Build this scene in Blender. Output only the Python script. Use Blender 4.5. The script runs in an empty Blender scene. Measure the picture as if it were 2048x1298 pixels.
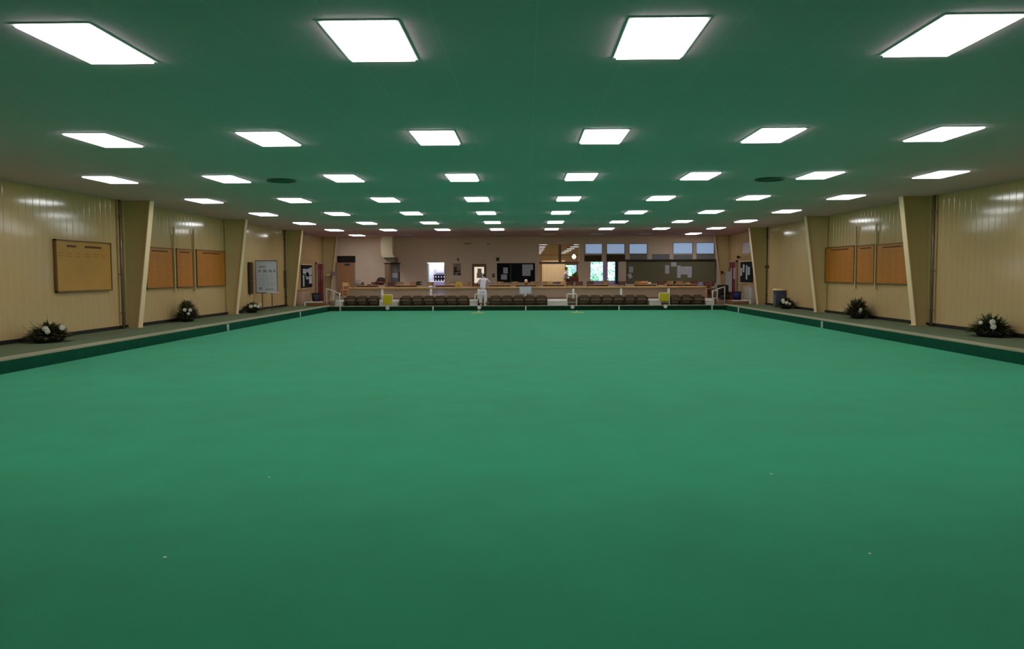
import bpy, bmesh, math, random
from mathutils import Vector, Matrix, Euler
random.seed(7)
S = bpy.context.scene
COL = S.collection
PI = math.pi

# ------------------------------------------------------------------ camera, world, exposure
FPX, PIT, YAW, ROL, HC = 1616.0, .0629, .0184, -.0042, 1.88
def cam_axes():
    right = Vector((math.cos(YAW), math.sin(YAW), 0)); fwd = Vector((-math.sin(YAW), math.cos(YAW), 0)); up = Vector((0, 0, 1))
    f2 = fwd*math.cos(PIT) - up*math.sin(PIT); u2 = fwd*math.sin(PIT) + up*math.cos(PIT)
    r3 = right*math.cos(ROL) + u2*math.sin(ROL); u3 = u2*math.cos(ROL) - right*math.sin(ROL)
    return r3, u3, f2
R3, U3, F3 = cam_axes()
cd = bpy.data.cameras.new('camera'); cam = bpy.data.objects.new('camera', cd); COL.objects.link(cam)
cam.matrix_world = Matrix(((R3.x, U3.x, -F3.x, 0), (R3.y, U3.y, -F3.y, 0), (R3.z, U3.z, -F3.z, HC), (0, 0, 0, 1)))
cd.sensor_width = 36.0; cd.lens = FPX/2048*36.0; cd.clip_end = 300; cd.clip_start = .05
S.camera = cam
S.view_settings.view_transform = 'Standard'; S.view_settings.look = 'None'; S.view_settings.gamma = 1
S.view_settings.exposure = 0.0
S.view_settings.use_curve_mapping = False
S.cycles.use_denoising = True
S.cycles.max_bounces = 10; S.cycles.diffuse_bounces = 6
S.cycles.sample_clamp_indirect = 6

w = bpy.data.worlds.new('world'); S.world = w; w.use_nodes = True
bg = w.node_tree.nodes['Background']; bg.inputs[0].default_value = (.45, .68, 1.0, 1); bg.inputs[1].default_value = 1.1
sd = bpy.data.lights.new('sun', 'SUN'); sd.energy = 17.0; sd.angle = .02; sd.color = (1, .96, .88)
sun = bpy.data.objects.new('sun', sd); COL.objects.link(sun); sun.rotation_euler = Euler((math.radians(40), 0, math.radians(8)))

LIGHT_L = 11.7        # radiance of the ceiling panels

def px(x, y, Y):
    """point on the plane at distance Y seen at photo position (x, y)"""
    d = R3*((x-1024)/FPX) - U3*((y-649)/FPX) + F3
    t = Y/d.y
    return d.x*t, HC + d.z*t

# ------------------------------------------------------------------ materials
MATS = {}
def mat(name, col, rough=.6, spec=.4, metal=0, noise=0, nscale=8, emit=None, es=0, sheen=0, bump=0, bscale=60, alpha=None, trans=0, stretch=None):
    if name in MATS: return MATS[name]
    m = bpy.data.materials.new(name); m.use_nodes = True; nt = m.node_tree; b = nt.nodes['Principled BSDF']
    b.inputs['Base Color'].default_value = (*col, 1); b.inputs['Roughness'].default_value = rough
    b.inputs['Specular IOR Level'].default_value = spec; b.inputs['Metallic'].default_value = metal
    if sheen: b.inputs['Sheen Weight'].default_value = sheen; b.inputs['Sheen Roughness'].default_value = .5; b.inputs['Sheen Tint'].default_value = (.8, .9, .88, 1)
    if alpha is not None: b.inputs['Alpha'].default_value = alpha
    if trans: b.inputs['Transmission Weight'].default_value = trans
    if emit: b.inputs['Emission Color'].default_value = (*emit, 1); b.inputs['Emission Strength'].default_value = es
    tc = nt.nodes.new('ShaderNodeTexCoord'); src = tc.outputs['Object']
    if stretch:
        mp = nt.nodes.new('ShaderNodeMapping'); mp.inputs['Scale'].default_value = stretch; nt.links.new(src, mp.inputs[0]); src = mp.outputs[0]
    if noise:
        n = nt.nodes.new('ShaderNodeTexNoise'); n.inputs['Scale'].default_value = nscale; n.inputs['Detail'].default_value = 4
        nt.links.new(src, n.inputs['Vector'])
        mx = nt.nodes.new('ShaderNodeMix'); mx.data_type = 'RGBA'
        mx.inputs[6].default_value = (*[max(0, c*(1-noise)) for c in col], 1); mx.inputs[7].default_value = (*[min(1, c*(1+noise)) for c in col], 1)
        nt.links.new(n.outputs[0], mx.inputs[0]); nt.links.new(mx.outputs[2], b.inputs['Base Color'])
    if bump:
        n = nt.nodes.new('ShaderNodeTexNoise'); n.inputs['Scale'].default_value = bscale; nt.links.new(src, n.inputs['Vector'])
        bp = nt.nodes.new('ShaderNodeBump'); bp.inputs['Strength'].default_value = bump; bp.inputs['Distance'].default_value = .01
        nt.links.new(n.outputs[0], bp.inputs['Height']); nt.links.new(bp.outputs[0], b.inputs['Normal'])
    MATS[name] = m
    return m

m_green = mat('carpet_green', (.013, .30, .140), .85, .12, noise=.14, nscale=1.2, bump=.4, bscale=220, sheen=.14)
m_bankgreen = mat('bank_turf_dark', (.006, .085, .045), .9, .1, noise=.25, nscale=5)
m_walk = mat('walkway_carpet', (.135, .165, .095), .9, .1, noise=.2, nscale=3, bump=.2)
m_strip = mat('bank_capping', (.36, .33, .215), .75, .2, noise=.15, nscale=4)
m_clad = mat('wall_cladding_cream', (.62, .405, .195), .11, .55, noise=.05, nscale=1.5)
m_col = mat('cream_paint_shaded', (.58, .43, .20), .5, .3, noise=.05, nscale=3)  # shade on the column webs is put into this darker cream
m_flange = mat('cream_paint_lit', (.90, .66, .40), .5, .3)  # paler copy of the cream: light on the column flanges put into colour
m_plaster = mat('back_wall_plaster', (.88, .68, .52), .75, .2, noise=.05, nscale=2)
m_black = mat('black_rubber', (.018, .012, .008), .6, .3)
m_white = mat('white_paint', (.80, .74, .70), .45, .4)
m_frame = mat('lamp_trim_white', (.75, .75, .75), .5, .3)
m_diff = mat('lamp_diffuser', (.9, .9, .9), .5, .2, emit=(.97, .985, 1.0), es=LIGHT_L)
m_off = mat('lamp_diffuser_unlit', (.72, .72, .70), .4, .4)
m_board = mat('varnished_board', (.52, .175, .022), .45, .25, noise=.18, nscale=3, stretch=(1, .6, 6))
m_boardedge = mat('board_frame_wood', (.20, .10, .025), .5, .3, noise=.15, nscale=6)
m_gilt = mat('board_lettering_dark', (.13, .045, .012), .6, .2)
m_gilt2 = mat('board_lettering_ochre', (.45, .155, .022), .6, .2)
m_wood = mat('oak_wood', (.42, .22, .09), .5, .4, noise=.2, nscale=5, stretch=(1, 1, .2))
m_wood2 = mat('light_wood', (.66, .38, .15), .5, .4, noise=.15, nscale=5)
m_redwood = mat('red_brown_wood', (.16, .05, .03), .5, .4, noise=.2, nscale=6)
m_door = mat('brown_door', (.50, .24, .11), .5, .3, noise=.12, nscale=3, stretch=(4, 4, .5))
m_red = mat('maroon_door_paint', (.22, .016, .022), .4, .4)
m_seat = mat('dark_olive_upholstery', (.135, .085, .05), .8, .2, noise=.2, nscale=10)
m_leg = mat('dark_brown_frame', (.035, .02, .01), .5, .3)
m_yellow = mat('yellow_sign', (.70, .50, .01), .5, .3)
m_paper = mat('paper_white', (.62, .60, .66), .7, .2)
m_paperline = mat('paper_print_grey', (.30, .28, .34), .7, .2)
m_darkboard = mat('felt_black', (.014, .017, .02), .8, .1)
m_olive = mat('felt_olive', (.19, .17, .10), .85, .1, noise=.05, nscale=3)
m_brownpanel = mat('brown_panel', (.075, .05, .022), .7, .2)
m_greypanel = mat('mauve_grey_panel', (.26, .25, .25), .6, .3)
m_glass = mat('acrylic_smoked', (.55, .36, .25), .3, .5, alpha=.55)
m_paneglass = bpy.data.materials.new('window_glass'); m_paneglass.use_nodes = True
_nt = m_paneglass.node_tree; _nt.nodes.remove(_nt.nodes['Principled BSDF'])
_tr = _nt.nodes.new('ShaderNodeBsdfTransparent'); _gl = _nt.nodes.new('ShaderNodeBsdfGlossy'); _gl.inputs['Roughness'].default_value = .015
_fr = _nt.nodes.new('ShaderNodeFresnel'); _fr.inputs['IOR'].default_value = 1.55; _mx = _nt.nodes.new('ShaderNodeMixShader')
_nt.links.new(_fr.outputs[0], _mx.inputs[0]); _nt.links.new(_tr.outputs[0], _mx.inputs[1]); _nt.links.new(_gl.outputs[0], _mx.inputs[2]); _nt.links.new(_mx.outputs[0], _nt.nodes['Material Output'].inputs[0])
m_frost = mat('clerestory_blind_glow', (.30, .42, .62), .35, .5, alpha=.92, emit=(.36, .48, .68), es=.52)  # daylight behind the high windows is put in as a glow
m_purple = mat('window_frame_violet', (.62, .46, .86), .5, .3)
m_leaf = mat('leaf_dark', (.045, .050, .012), .6, .3, noise=.5, nscale=9)
m_leafred = mat('leaf_bronze', (.07, .030, .018), .6, .3, noise=.4, nscale=9)
m_leaflight = mat('leaf_olive', (.16, .15, .04), .6, .3, noise=.3, nscale=9)
m_petal = mat('petal_white', (.85, .80, .72), .6, .3)
m_pot = mat('planter_black', (.022, .018, .022), .55, .3)
m_blue = mat('blue_mat', (.03, .018, .14), .8, .2)
m_bluegrey = mat('blue_grey_plastic', (.05, .055, .09), .5, .3)
m_skin = mat('skin', (.45, .24, .16), .6, .3)
m_hair = mat('hair_dark', (.03, .018, .012), .6, .3)
m_hair2 = mat('hair_auburn', (.18, .08, .03), .6, .3)
m_cloth = mat('white_cotton', (.82, .68, .80), .85, .2)
m_ochre = mat('ochre_fabric', (.45, .27, .06), .85, .2)
m_orange = mat('orange_fabric', (.62, .27, .09), .8, .2)
m_kitchen = mat('kitchen_wall_white', (.85, .86, .92), .6, .3)
m_cream = mat('cream_curtain', (.74, .64, .48), .85, .2)
m_tile = None

def ceiling_mat():
    m = bpy.data.materials.new('ceiling_tiles'); m.use_nodes = True; nt = m.node_tree; b = nt.nodes['Principled BSDF']
    b.inputs['Roughness'].default_value = .8; b.inputs['Specular IOR Level'].default_value = .2
    tc = nt.nodes.new('ShaderNodeTexCoord'); br = nt.nodes.new('ShaderNodeTexBrick')
    br.offset = 0; br.inputs['Scale'].default_value = 1; br.inputs['Brick Width'].default_value = .9513; br.inputs['Row Height'].default_value = 1.906
    br.inputs['Mortar Size'].default_value = .008; br.inputs['Color1'].default_value = (.84, .51, .61, 1); br.inputs['Color2'].default_value = (.82, .50, .60, 1)
    br.inputs['Mortar'].default_value = (.88, .58, .60, 1)
    mp = nt.nodes.new('ShaderNodeMapping'); mp.inputs['Location'].default_value = (-.10, -1.0, 0)
    nt.links.new(tc.outputs['Object'], mp.inputs[0]); nt.links.new(mp.outputs[0], br.inputs['Vector']); nt.links.new(br.outputs[0], b.inputs['Base Color'])
    return m
m_ceil = ceiling_mat()

# ------------------------------------------------------------------ mesh helpers
class MB:
    def __init__(s): s.v = []; s.f = []; s.sm = []
    def add(s, vs, fs, smooth=False):
        o = len(s.v); s.v += [Vector(v) for v in vs]; s.f += [tuple(i+o for i in f) for f in fs]; s.sm += [smooth]*len(fs); return s
    def box(s, x0, x1, y0, y1, z0, z1, rot=None, c=None):
        vs = [Vector((x, y, z)) for z in (z0, z1) for y in (y0, y1) for x in (x0, x1)]
        if rot is not None:
            c = Vector(c) if c else Vector(((x0+x1)/2, (y0+y1)/2, (z0+z1)/2)); M = Euler(rot).to_matrix(); vs = [M@(v-c)+c for v in vs]
        return s.add(vs, [(0, 2, 3, 1), (4, 5, 7, 6), (0, 1, 5, 4), (2, 6, 7, 3), (0, 4, 6, 2), (1, 3, 7, 5)])
    def rbox(s, x0, x1, y0, y1, z0, z1, b=.02):
        bm = bmesh.new(); bmesh.ops.create_cube(bm, size=1)
        for v in bm.verts: v.co = Vector(((x0+x1)/2+v.co.x*(x1-x0), (y0+y1)/2+v.co.y*(y1-y0), (z0+z1)/2+v.co.z*(z1-z0)))
        bmesh.ops.bevel(bm, geom=bm.edges[:], offset=b, segments=2, profile=.5, affect='EDGES')
        bm.verts.index_update(); s.add([v.co.copy() for v in bm.verts], [[v.index for v in f.verts] for f in bm.faces], True); bm.free(); return s
    def tube(s, pts, r, n=8, smooth=True):
        pts = [Vector(p) for p in pts]; rs = r if isinstance(r, (list, tuple)) else [r]*len(pts); vs = []; fs = []
        up = None
        for i, p in enumerate(pts):
            d = (pts[min(i+1, len(pts)-1)]-pts[max(i-1, 0)]).normalized()
            a = up if up is not None else (Vector((0, 0, 1)) if abs(d.z) < .9 else Vector((1, 0, 0)))
            u = (a-d*a.dot(d)).normalized(); v = d.cross(u); up = u
            for k in range(n):
                t = 2*PI*k/n; vs.append(p+(u*math.cos(t)+v*math.sin(t))*rs[i])
        for i in range(len(pts)-1):
            for k in range(n): fs.append((i*n+k, i*n+(k+1) % n, (i+1)*n+(k+1) % n, (i+1)*n+k))
        fs.append(tuple(range(n-1, -1, -1))); fs.append(tuple((len(pts)-1)*n+k for k in range(n)))
        return s.add(vs, fs, smooth)
    def lathe(s, c, prof, n=20, sx=1, sy=1):
        vs = []; fs = []
        for r, z in prof:
            for k in range(n): t = 2*PI*k/n; vs.append((c[0]+r*math.cos(t)*sx, c[1]+r*math.sin(t)*sy, c[2]+z))
        for i in range(len(prof)-1):
            for k in range(n): fs.append((i*n+k, i*n+(k+1) % n, (i+1)*n+(k+1) % n, (i+1)*n+k))
        if prof[0][0] > 1e-4: fs.append(tuple(range(n-1, -1, -1)))
        if prof[-1][0] > 1e-4: fs.append(tuple((len(prof)-1)*n+k for k in range(n)))
        return s.add(vs, fs, True)
    def prism(s, poly, axis, a, b):
        """poly: 2-D outline, extruded along axis from a to b. axis y: poly in (x,z); axis x: poly in (y,z); axis z: poly in (x,y)"""
        n = len(poly)
        def P(p, t): return {'y': (p[0], t, p[1]), 'x': (t, p[0], p[1]), 'z': (p[0], p[1], t)}[axis]
        vs = [P(p, a) for p in poly]+[P(p, b) for p in poly]
        fs = [tuple(range(n)), tuple(range(2*n-1, n-1, -1))]+[(i, i+n, (i+1) % n+n, (i+1) % n) for i in range(n)]
        return s.add(vs, fs)
    def ball(s, c, r, n=12):
        if not isinstance(r, (tuple, list)): r = (r, r, r)
        m = n//2; prof = [(math.sin(PI*i/m), -math.cos(PI*i/m)) for i in range(m+1)]
        vs = []; fs = []
        for a, z in prof:
            for k in range(n): t = 2*PI*k/n; vs.append((c[0]+r[0]*a*math.cos(t), c[1]+r[1]*a*math.sin(t), c[2]+r[2]*z))
        for i in range(m):
            for k in range(n): fs.append((i*n+k, i*n+(k+1) % n, (i+1)*n+(k+1) % n, (i+1)*n+k))
        return s.add(vs, fs, True)

def obj(name, mb, m, parent=None):
    me = bpy.data.meshes.new(name)
    vs = mb.v
    if parent is not None:
        inv = world_of(parent).inverted(); vs = [inv@v for v in vs]
    me.from_pydata([tuple(v) for v in vs], [], mb.f)
    me.polygons.foreach_set('use_smooth', mb.sm)
    bm = bmesh.new(); bm.from_mesh(me); bmesh.ops.remove_doubles(bm, verts=bm.verts, dist=1e-5); bmesh.ops.recalc_face_normals(bm, faces=bm.faces[:]); bm.to_mesh(me); bm.free()
    me.materials.append(m); o = bpy.data.objects.new(name, me); COL.objects.link(o)
    if parent is not None: o.parent = parent
    return o
def world_of(o):
    M = Matrix.LocRotScale(o.location, o.rotation_euler, o.scale)
    return world_of(o.parent)@M if o.parent else M
def tag(o, label, cat, group=None, kind=None):
    o['label'] = label; o['category'] = cat
    if group: o['group'] = group
    if kind: o['kind'] = kind
    return o
def thing(name, label, cat, loc=(0, 0, 0), rz=0, group=None):
    o = bpy.data.objects.new(name, None); o.empty_display_size = .1; COL.objects.link(o); o.location = loc; o.rotation_euler = (0, 0, rz)
    return tag(o, label, cat, group)
def struct(name, mb, m, parent=None):
    o = obj(name, mb, m, parent)
    if parent is None: o['kind'] = 'structure'
    return o
def dup(root, loc, rz=0, label=None, group=None):
    def rec(o, par):
        c = o.copy(); COL.objects.link(c); c.parent = par
        for ch in o.children: rec(ch, c)
        return c
    r = rec(root, None); r.location = loc; r.rotation_euler = (0, 0, rz)
    if label: r['label'] = label
    if group: r['group'] = group
    return r
ORD = ['first', 'second', 'third', 'fourth', 'fifth', 'sixth', 'seventh', 'eighth', 'ninth', 'tenth']

# ------------------------------------------------------------------ dimensions
XL, XR = -12.70, 12.50          # side walls
YB, YF = 51.0, -2.6             # back wall, wall behind the camera
ZC = 4.21                       # ceiling
ZB = .21                        # banks
GX0, GX1, GY0, GY1 = -10.03, 9.98, .9, 41.2      # green
BX0, BX1, BY1 = -10.33, 10.28, 41.75             # bank faces
PY, ZP = 43.0, .53              # platform front, platform height

# ------------------------------------------------------------------ shell
struct('floor', MB().box(GX0, GX1, GY0, GY1, -.12, 0), m_green)
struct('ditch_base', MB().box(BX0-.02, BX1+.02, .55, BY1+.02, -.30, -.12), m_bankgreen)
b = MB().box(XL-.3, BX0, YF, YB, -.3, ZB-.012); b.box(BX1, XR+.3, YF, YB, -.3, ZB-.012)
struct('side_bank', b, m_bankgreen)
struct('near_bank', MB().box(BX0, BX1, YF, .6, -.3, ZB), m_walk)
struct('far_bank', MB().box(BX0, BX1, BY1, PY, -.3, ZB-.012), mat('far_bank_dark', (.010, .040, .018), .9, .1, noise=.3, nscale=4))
b = MB().box(XL-.3, BX0-.40, YF, 44.3, ZB-.012, ZB); b.box(BX1+.36, XR+.3, YF, 44.3, ZB-.012, ZB); b.box(XL-.3, -10.3, 44.3, YB, ZB-.012, ZB); b.box(10.3, XR+.3, 44.3, YB, ZB-.012, ZB)
struct('side_walkway', b, m_walk)
struct('trim_1', MB().box(BX0-.40, BX0-.0, YF, 44.3, ZB-.012, ZB+.012), m_strip)
struct('trim_2', MB().box(BX1+.0, BX1+.36, YF, 44.3, ZB-.012, ZB+.012), m_strip)
struct('trim_3', MB().box(BX0, BX1, BY1-.02, BY1+.35, ZB-.012, ZB+.012), m_strip)
m_platcar = mat('platform_carpet', (.12, .07, .05), .85, .2, noise=.2, nscale=4)
struct('far_walkway', MB().box(BX0, BX1, BY1+.35, PY, ZB-.012, ZB), m_platcar)
struct('platform', MB().box(-10.3, 10.3, PY, YB, 0, ZP), m_platcar)

def ribbed(name, x, sgn):
    mb = MB(); P = []; p = .30; y = YF; vs = []
    while y < YB-.01:
        P += [(y, 0), (min(y+.20, YB), 0), (min(y+.215, YB), .006), (min(y+.285, YB), .006)]; y += p
    P.append((YB, 0)); n = len(P)
    for (yy, d) in P:
        for z in (0, ZC): vs.append((x+sgn*d, yy, z)); 
    for (yy, d) in P:
        for z in (0, ZC): vs.append((x-sgn*.2, yy, z))
    fs = []
    for i in range(n-1):
        a = 2*i; fs.append((a, a+1, a+3, a+2)); q = 2*n+2*i; fs.append((q, q+2, q+3, q+1)); fs.append((a+1, q+1, q+3, a+3)); fs.append((a, a+2, q+2, q))
    fs.append((0, 2*n, 2*n+1, 1)); e = 2*n-2; fs.append((e, e+1, 4*n-1, 4*n-2))
    mb.add(vs, fs)
    return struct(name, mb, m_clad)
ribbed('wall_left', XL, 1); ribbed('wall_right', XR, -1)
struct('wall_front', MB().box(XL-.2, XR+.2, YF-.2, YF, -.3, ZC), m_clad)
struct('baseboard_left', MB().box(XL-.02, XL+.05, YF, 47.9, ZB, ZB+.10), m_black)
struct('baseboard_right', MB().box(XR-.05, XR+.02, YF, 47.9, ZB, ZB+.10), m_black)

# ceiling with thickness
struct('ceiling', MB().box(XL-.3, XR+.3, YF-.2, YB+.2, ZC, ZC+.2), m_ceil)

# ------------------------------------------------------------------ ceiling lights
SX, SYP, LX0, LY0, LW, LL = 2.854, 5.717, .972, 1.845, .68, 1.33
cl = thing('ceiling_light', 'x', 'ceiling light', (0, 0, ZC), 0, 'lit square ceiling panels')
f = MB()
a, c2, t = LW/2, LL/2, .035
f.box(-a-t, a+t, -c2-t, -c2, -.012, .0); f.box(-a-t, a+t, c2, c2+t, -.012, 0); f.box(-a-t, -a, -c2, c2, -.012, 0); f.box(a, a+t, -c2, c2, -.012, 0)
def local(name, mb, m, parent):      # geometry given in the parent's own space
    o = obj(name, mb, m); o.parent = parent; return o
local('frame', f, m_frame, cl)
local('diffuser', MB().box(-a, a, -c2, c2, -.031, -.002), m_diff, cl)
cu = thing('ceiling_light', 'x', 'ceiling light', (0, 0, ZC), 0, 'unlit ceiling panels in the far row')
local('frame', f, m_frame, cu); local('diffuser', MB().box(-a, a, -c2, c2, -.014, -.002), m_off, cu)
rown = ['added overhead row behind the view', 'row nearest the camera', 'second row', 'third row', 'fourth row', 'fifth row', 'sixth row', 'seventh row', 'last far row']
cfill = thing('ceiling_light', 'x', 'ceiling light', (0, 0, ZC), 0, 'x')  # unseen dimmed overhead pair, added to brighten the near carpet
local('frame', f, m_frame, cfill); local('diffuser', MB().box(-a, a, -c2, c2, -.031, -.002), mat('lamp_diffuser_fill', (.9, .9, .9), .5, .2, emit=(.97, .985, 1.0), es=LIGHT_L*.5), cfill)
first = {True: cl, False: cu, 2: cfill}; used = {True: False, False: False, 2: False}
vis = {1: (-2, 1), 2: (-3, 2)}
for r in range(0, 9):
    for c in range(-4, 4):
        if r == 0 and c not in (-1, 0): continue
        lit = not (r == 8 and -4 < c < 3)
        loc = (LX0+c*SX+LW/2, LY0+r*SYP+LL/2, ZC)
        lo, hi = vis.get(r, (-4, 3))
        if r == 0 or c < lo or c > hi:
            lab = 'glowing white ceiling panel outside the picture, above the near end of the green'; g = 'ceiling panels outside the picture'
        elif lit and r == 8:
            lab = 'glowing white ceiling panel of the last far row, beside the %s wall' % ('left' if c < 0 else 'right'); g = 'lit square ceiling panels'
        elif not lit:
            lab = 'switched-off grey ceiling panel close to the back wall, %s of six from the left' % ORD[c+3]; g = 'unlit ceiling panels in the far row'
        else:
            lab = 'glowing white ceiling panel, %s from the left in the %s' % (ORD[c-lo], rown[r]); g = 'lit square ceiling panels'
        if r == 0: lit = 2
        if not used[lit]:
            o = first[lit]; used[lit] = True; o.location = loc; o['label'] = lab; o['group'] = g
        else: o = dup(first[lit], loc, 0, lab, g)
# ceiling vents
for i, (x, y, lab) in enumerate(((-6.05, 20.0, 'shallow round air vent on ceiling, left of centre'), (6.05, 20.4, 'shallow round air vent on ceiling, right of centre'))):
    v = thing('ceiling_vent', lab, 'air vent', (x, y, ZC), 0, 'round ceiling vents')
    local('ring', MB().lathe((0, 0, 0), [(.34, 0), (.36, -.03), (.33, -.045), (.26, -.03), (.26, -.005)], 24), mat('vent_dark_green', (.08, .12, .08), .6, .3), v)
    local('grille', MB().lathe((0, 0, 0), [(.25, -.004), (.2, -.03), (.1, -.035), (.001, -.035)], 20), mat('vent_grey_green', (.10, .13, .10), .7, .2), v)

# ------------------------------------------------------------------ tapered portal columns
def column(side, Y, lab):
    xw = XL if side < 0 else XR; s = -side
    t = thing('steel_column', lab, 'column', (xw, Y, ZB), 0, 'tapered cream steel columns along the side walls')
    bot, top = .40, .90
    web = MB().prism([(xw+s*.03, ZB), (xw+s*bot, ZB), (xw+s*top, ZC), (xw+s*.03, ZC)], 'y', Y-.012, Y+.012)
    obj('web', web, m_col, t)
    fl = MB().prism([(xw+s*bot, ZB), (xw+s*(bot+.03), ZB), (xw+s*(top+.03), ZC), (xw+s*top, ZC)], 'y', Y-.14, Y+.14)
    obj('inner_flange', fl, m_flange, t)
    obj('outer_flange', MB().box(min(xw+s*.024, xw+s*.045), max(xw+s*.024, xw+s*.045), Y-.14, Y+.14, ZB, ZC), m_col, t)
    bp = MB().box(min(xw+s*.03, xw+s*(bot+.08)), max(xw+s*.03, xw+s*(bot+.08)), Y-.17, Y+.17, ZB, ZB+.02)
    for dx in (.12, .34):
        for dy in (-.08, .08): bp.lathe((xw+s*dx, Y+dy, ZB+.02), [(.02, 0), (.02, .03), (0.001, .03)], 6)
    obj('base_plate', bp, m_col, t)
for i, Y in enumerate((25.4, 34.0, 42.5)):
    w_ = ['nearest the camera', 'second from the camera', 'third from the camera'][i]
    column(-1, Y, 'tapered cream steel column on the left wall, %s' % w_)
    column(1, Y, 'tapered cream steel column on the right wall, %s' % w_)
column(-1, 50.3, 'tapered cream steel column in the far left corner at the back wall')
column(1, 50.3, 'tapered cream steel column in the far right corner at the back wall')
# dark gap channels (down pipes) beside the first columns and corners
def pipe(name, lab, cat, x, y, z0, z1, r, m, box=None):
    t = thing(name, lab, cat, (x, y, z0)); obj('pipe', MB().tube([(x, y, z0), (x, y, z1)], r, 10), m, t)
    for z in (z0+.5, z0+1.7, z1-.5): obj('clip', MB().box(x-r*1.3, x+r*1.3, y-r*1.3, y+r*1.3, z-.02, z+.02), m, t)
    if box:
        s = box; obj('junction_box', MB().rbox(x-s[0], x+s[0], y-s[1], y+s[1], s[2], s[3], .01), m, t)
m_pipe = mat('pipe_brown', (.12, .075, .03), .5, .3)
m_sil = mat('pipe_grey_brown', (.13, .10, .085), .28, .6, metal=.3)
pipe('wall_pipe', 'thin brown conduit on the left wall just before the third column, long box on it', 'pipe', XL+.09, 42.1, ZB, ZC, .045, m_pipe, (.06, .07, 1.15, 2.1))
pipe('wall_pipe', 'thin brown conduit on the right wall just before the third column, small box on it', 'pipe', XR-.09, 42.1, ZB, ZC, .045, m_pipe, (.09, .09, 2.1, 2.25))
pipe('down_pipe', 'silver grey down pipe next to the nearest left column', 'pipe', XL+.11, 24.95, ZB, ZC-.003, .04, mat('pipe_taupe', (.20, .15, .10), .25, .6, metal=.2))
pipe('down_pipe', 'silver grey down pipe next to the nearest right column', 'pipe', XR-.11, 24.95, ZB, ZC-.003, .04, mat('pipe_taupe', (.20, .15, .10), .25, .6, metal=.2))
pipe('down_pipe', 'dark brown corner pipe at the far left end of the side wall', 'pipe', XL+.18, 50.75, ZB, ZC-.003, .11, mat('pipe_dark', (.035, .02, .008), .6, .2))
pipe('down_pipe', 'dark brown corner pipe at the far right end of the side wall', 'pipe', XR-.18, 50.75, ZB, ZC-.003, .11, MATS['pipe_dark'])

# ------------------------------------------------------------------ honours boards on the side walls
def honours(side, y0, y1, z0, z1, lab, cols, head=True, pale=False):
    x = (XL+.028) if side < 0 else (XR-.028); s = -side
    t = thing('honours_board', lab, 'honours board', (x, (y0+y1)/2, z0), 0, 'wooden honours boards')
    def bx(mb, a, b2, ya, yb, za, zb): mb.box(min(x+s*a, x+s*b2), max(x+s*a, x+s*b2), ya, yb, za, zb); return mb
    obj('panel', bx(MB(), 0, .05, y0+.03, y1-.03, z0+.03, z1-.03), mat('varnished_board_pale', (.52, .25, .055), .55, .25, noise=.12, nscale=2) if pale else m_board, t)
    fr = MB(); bx(fr, 0, .07, y0, y1, z0, z0+.04); bx(fr, 0, .07, y0, y1, z1-.04, z1); bx(fr, 0, .07, y0, y0+.04, z0, z1); bx(fr, 0, .07, y1-.04, y1, z0, z1)
    obj('frame', fr, m_boardedge, t)
    h = MB(); L = y1-y0
    if pale:
        bx(h, .05, .055, y0+.55, y0+1.0, z1-.20, z1-.14); bx(h, .05, .055, y0+1.45, y0+2.35, z1-.20, z1-.14)
    else: bx(h, .05, .055, y0+L*.2, y1-L*.2, z1-.15, z1-.10)
    obj('heading', h, m_gilt, t)
    rows = MB(); rnd = random.Random(int(y0*10))
    for c in range(cols):
        ya = y0+.12+c*(L-.24)/cols; yb = y0+.12+(c+1)*(L-.24)/cols-.10
        if pale: z = z1-.36; n = 2
        else: z = z1-.24; n = 15
        for k in range(n):
            ln = (yb-ya)*rnd.uniform(.6, 1); bx(rows, .05, .053, ya, ya+ln, z-k*.075-.022, z-k*.075)
    obj('name_rows', rows, m_gilt2, t)
honours(-1, 21.5, 24.4, 1.42, 2.86, 'large pale wooden honours board, alone on the left wall nearest the camera', 6, pale=True)
honours(-1, 26.65, 28.72, 1.42, 2.83, 'wooden honours board on the left wall, half hidden behind the nearest column', 3)
honours(-1, 28.98, 30.45, 1.42, 2.84, 'narrow wooden honours board, middle of three on the left wall', 2)
honours(-1, 30.75, 33.7, 1.42, 2.86, 'wide wooden honours board on the left wall, farthest of the three', 4)
honours(1, 30.95, 33.95, 1.46, 2.9, 'wide wooden honours board on the right wall, farthest of the three', 5)
honours(1, 29.18, 30.75, 1.46, 2.88, 'narrow wooden honours board, middle of three on the right wall', 2)
honours(1, 26.6, 29.02, 1.46, 2.86, 'wooden honours board on the right wall, partly behind the nearest column', 4)
def strut(side, y, lab):
    x = XL+.07 if side < 0 else XR-.07
    t = thing('board_strut', lab, 'batten', (x, y, 1.3), 0, 'cream battens between the honours boards')
    obj('batten', MB().box(x-.025, x+.025, y-.035, y+.035, 1.3, 3.6), m_col, t)
    obj('foot', MB().box(x-.045, x+.045, y-.045, y+.045, 1.26, 1.3), m_col, t)
strut(-1, 28.85, 'cream batten on the left wall, before the narrow honours board'); strut(-1, 30.6, 'cream batten on the left wall, behind the narrow honours board')
strut(1, 29.10, 'cream batten on the right wall, before the narrow honours board'); strut(1, 30.85, 'cream batten on the right wall, behind the narrow honours board')

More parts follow.
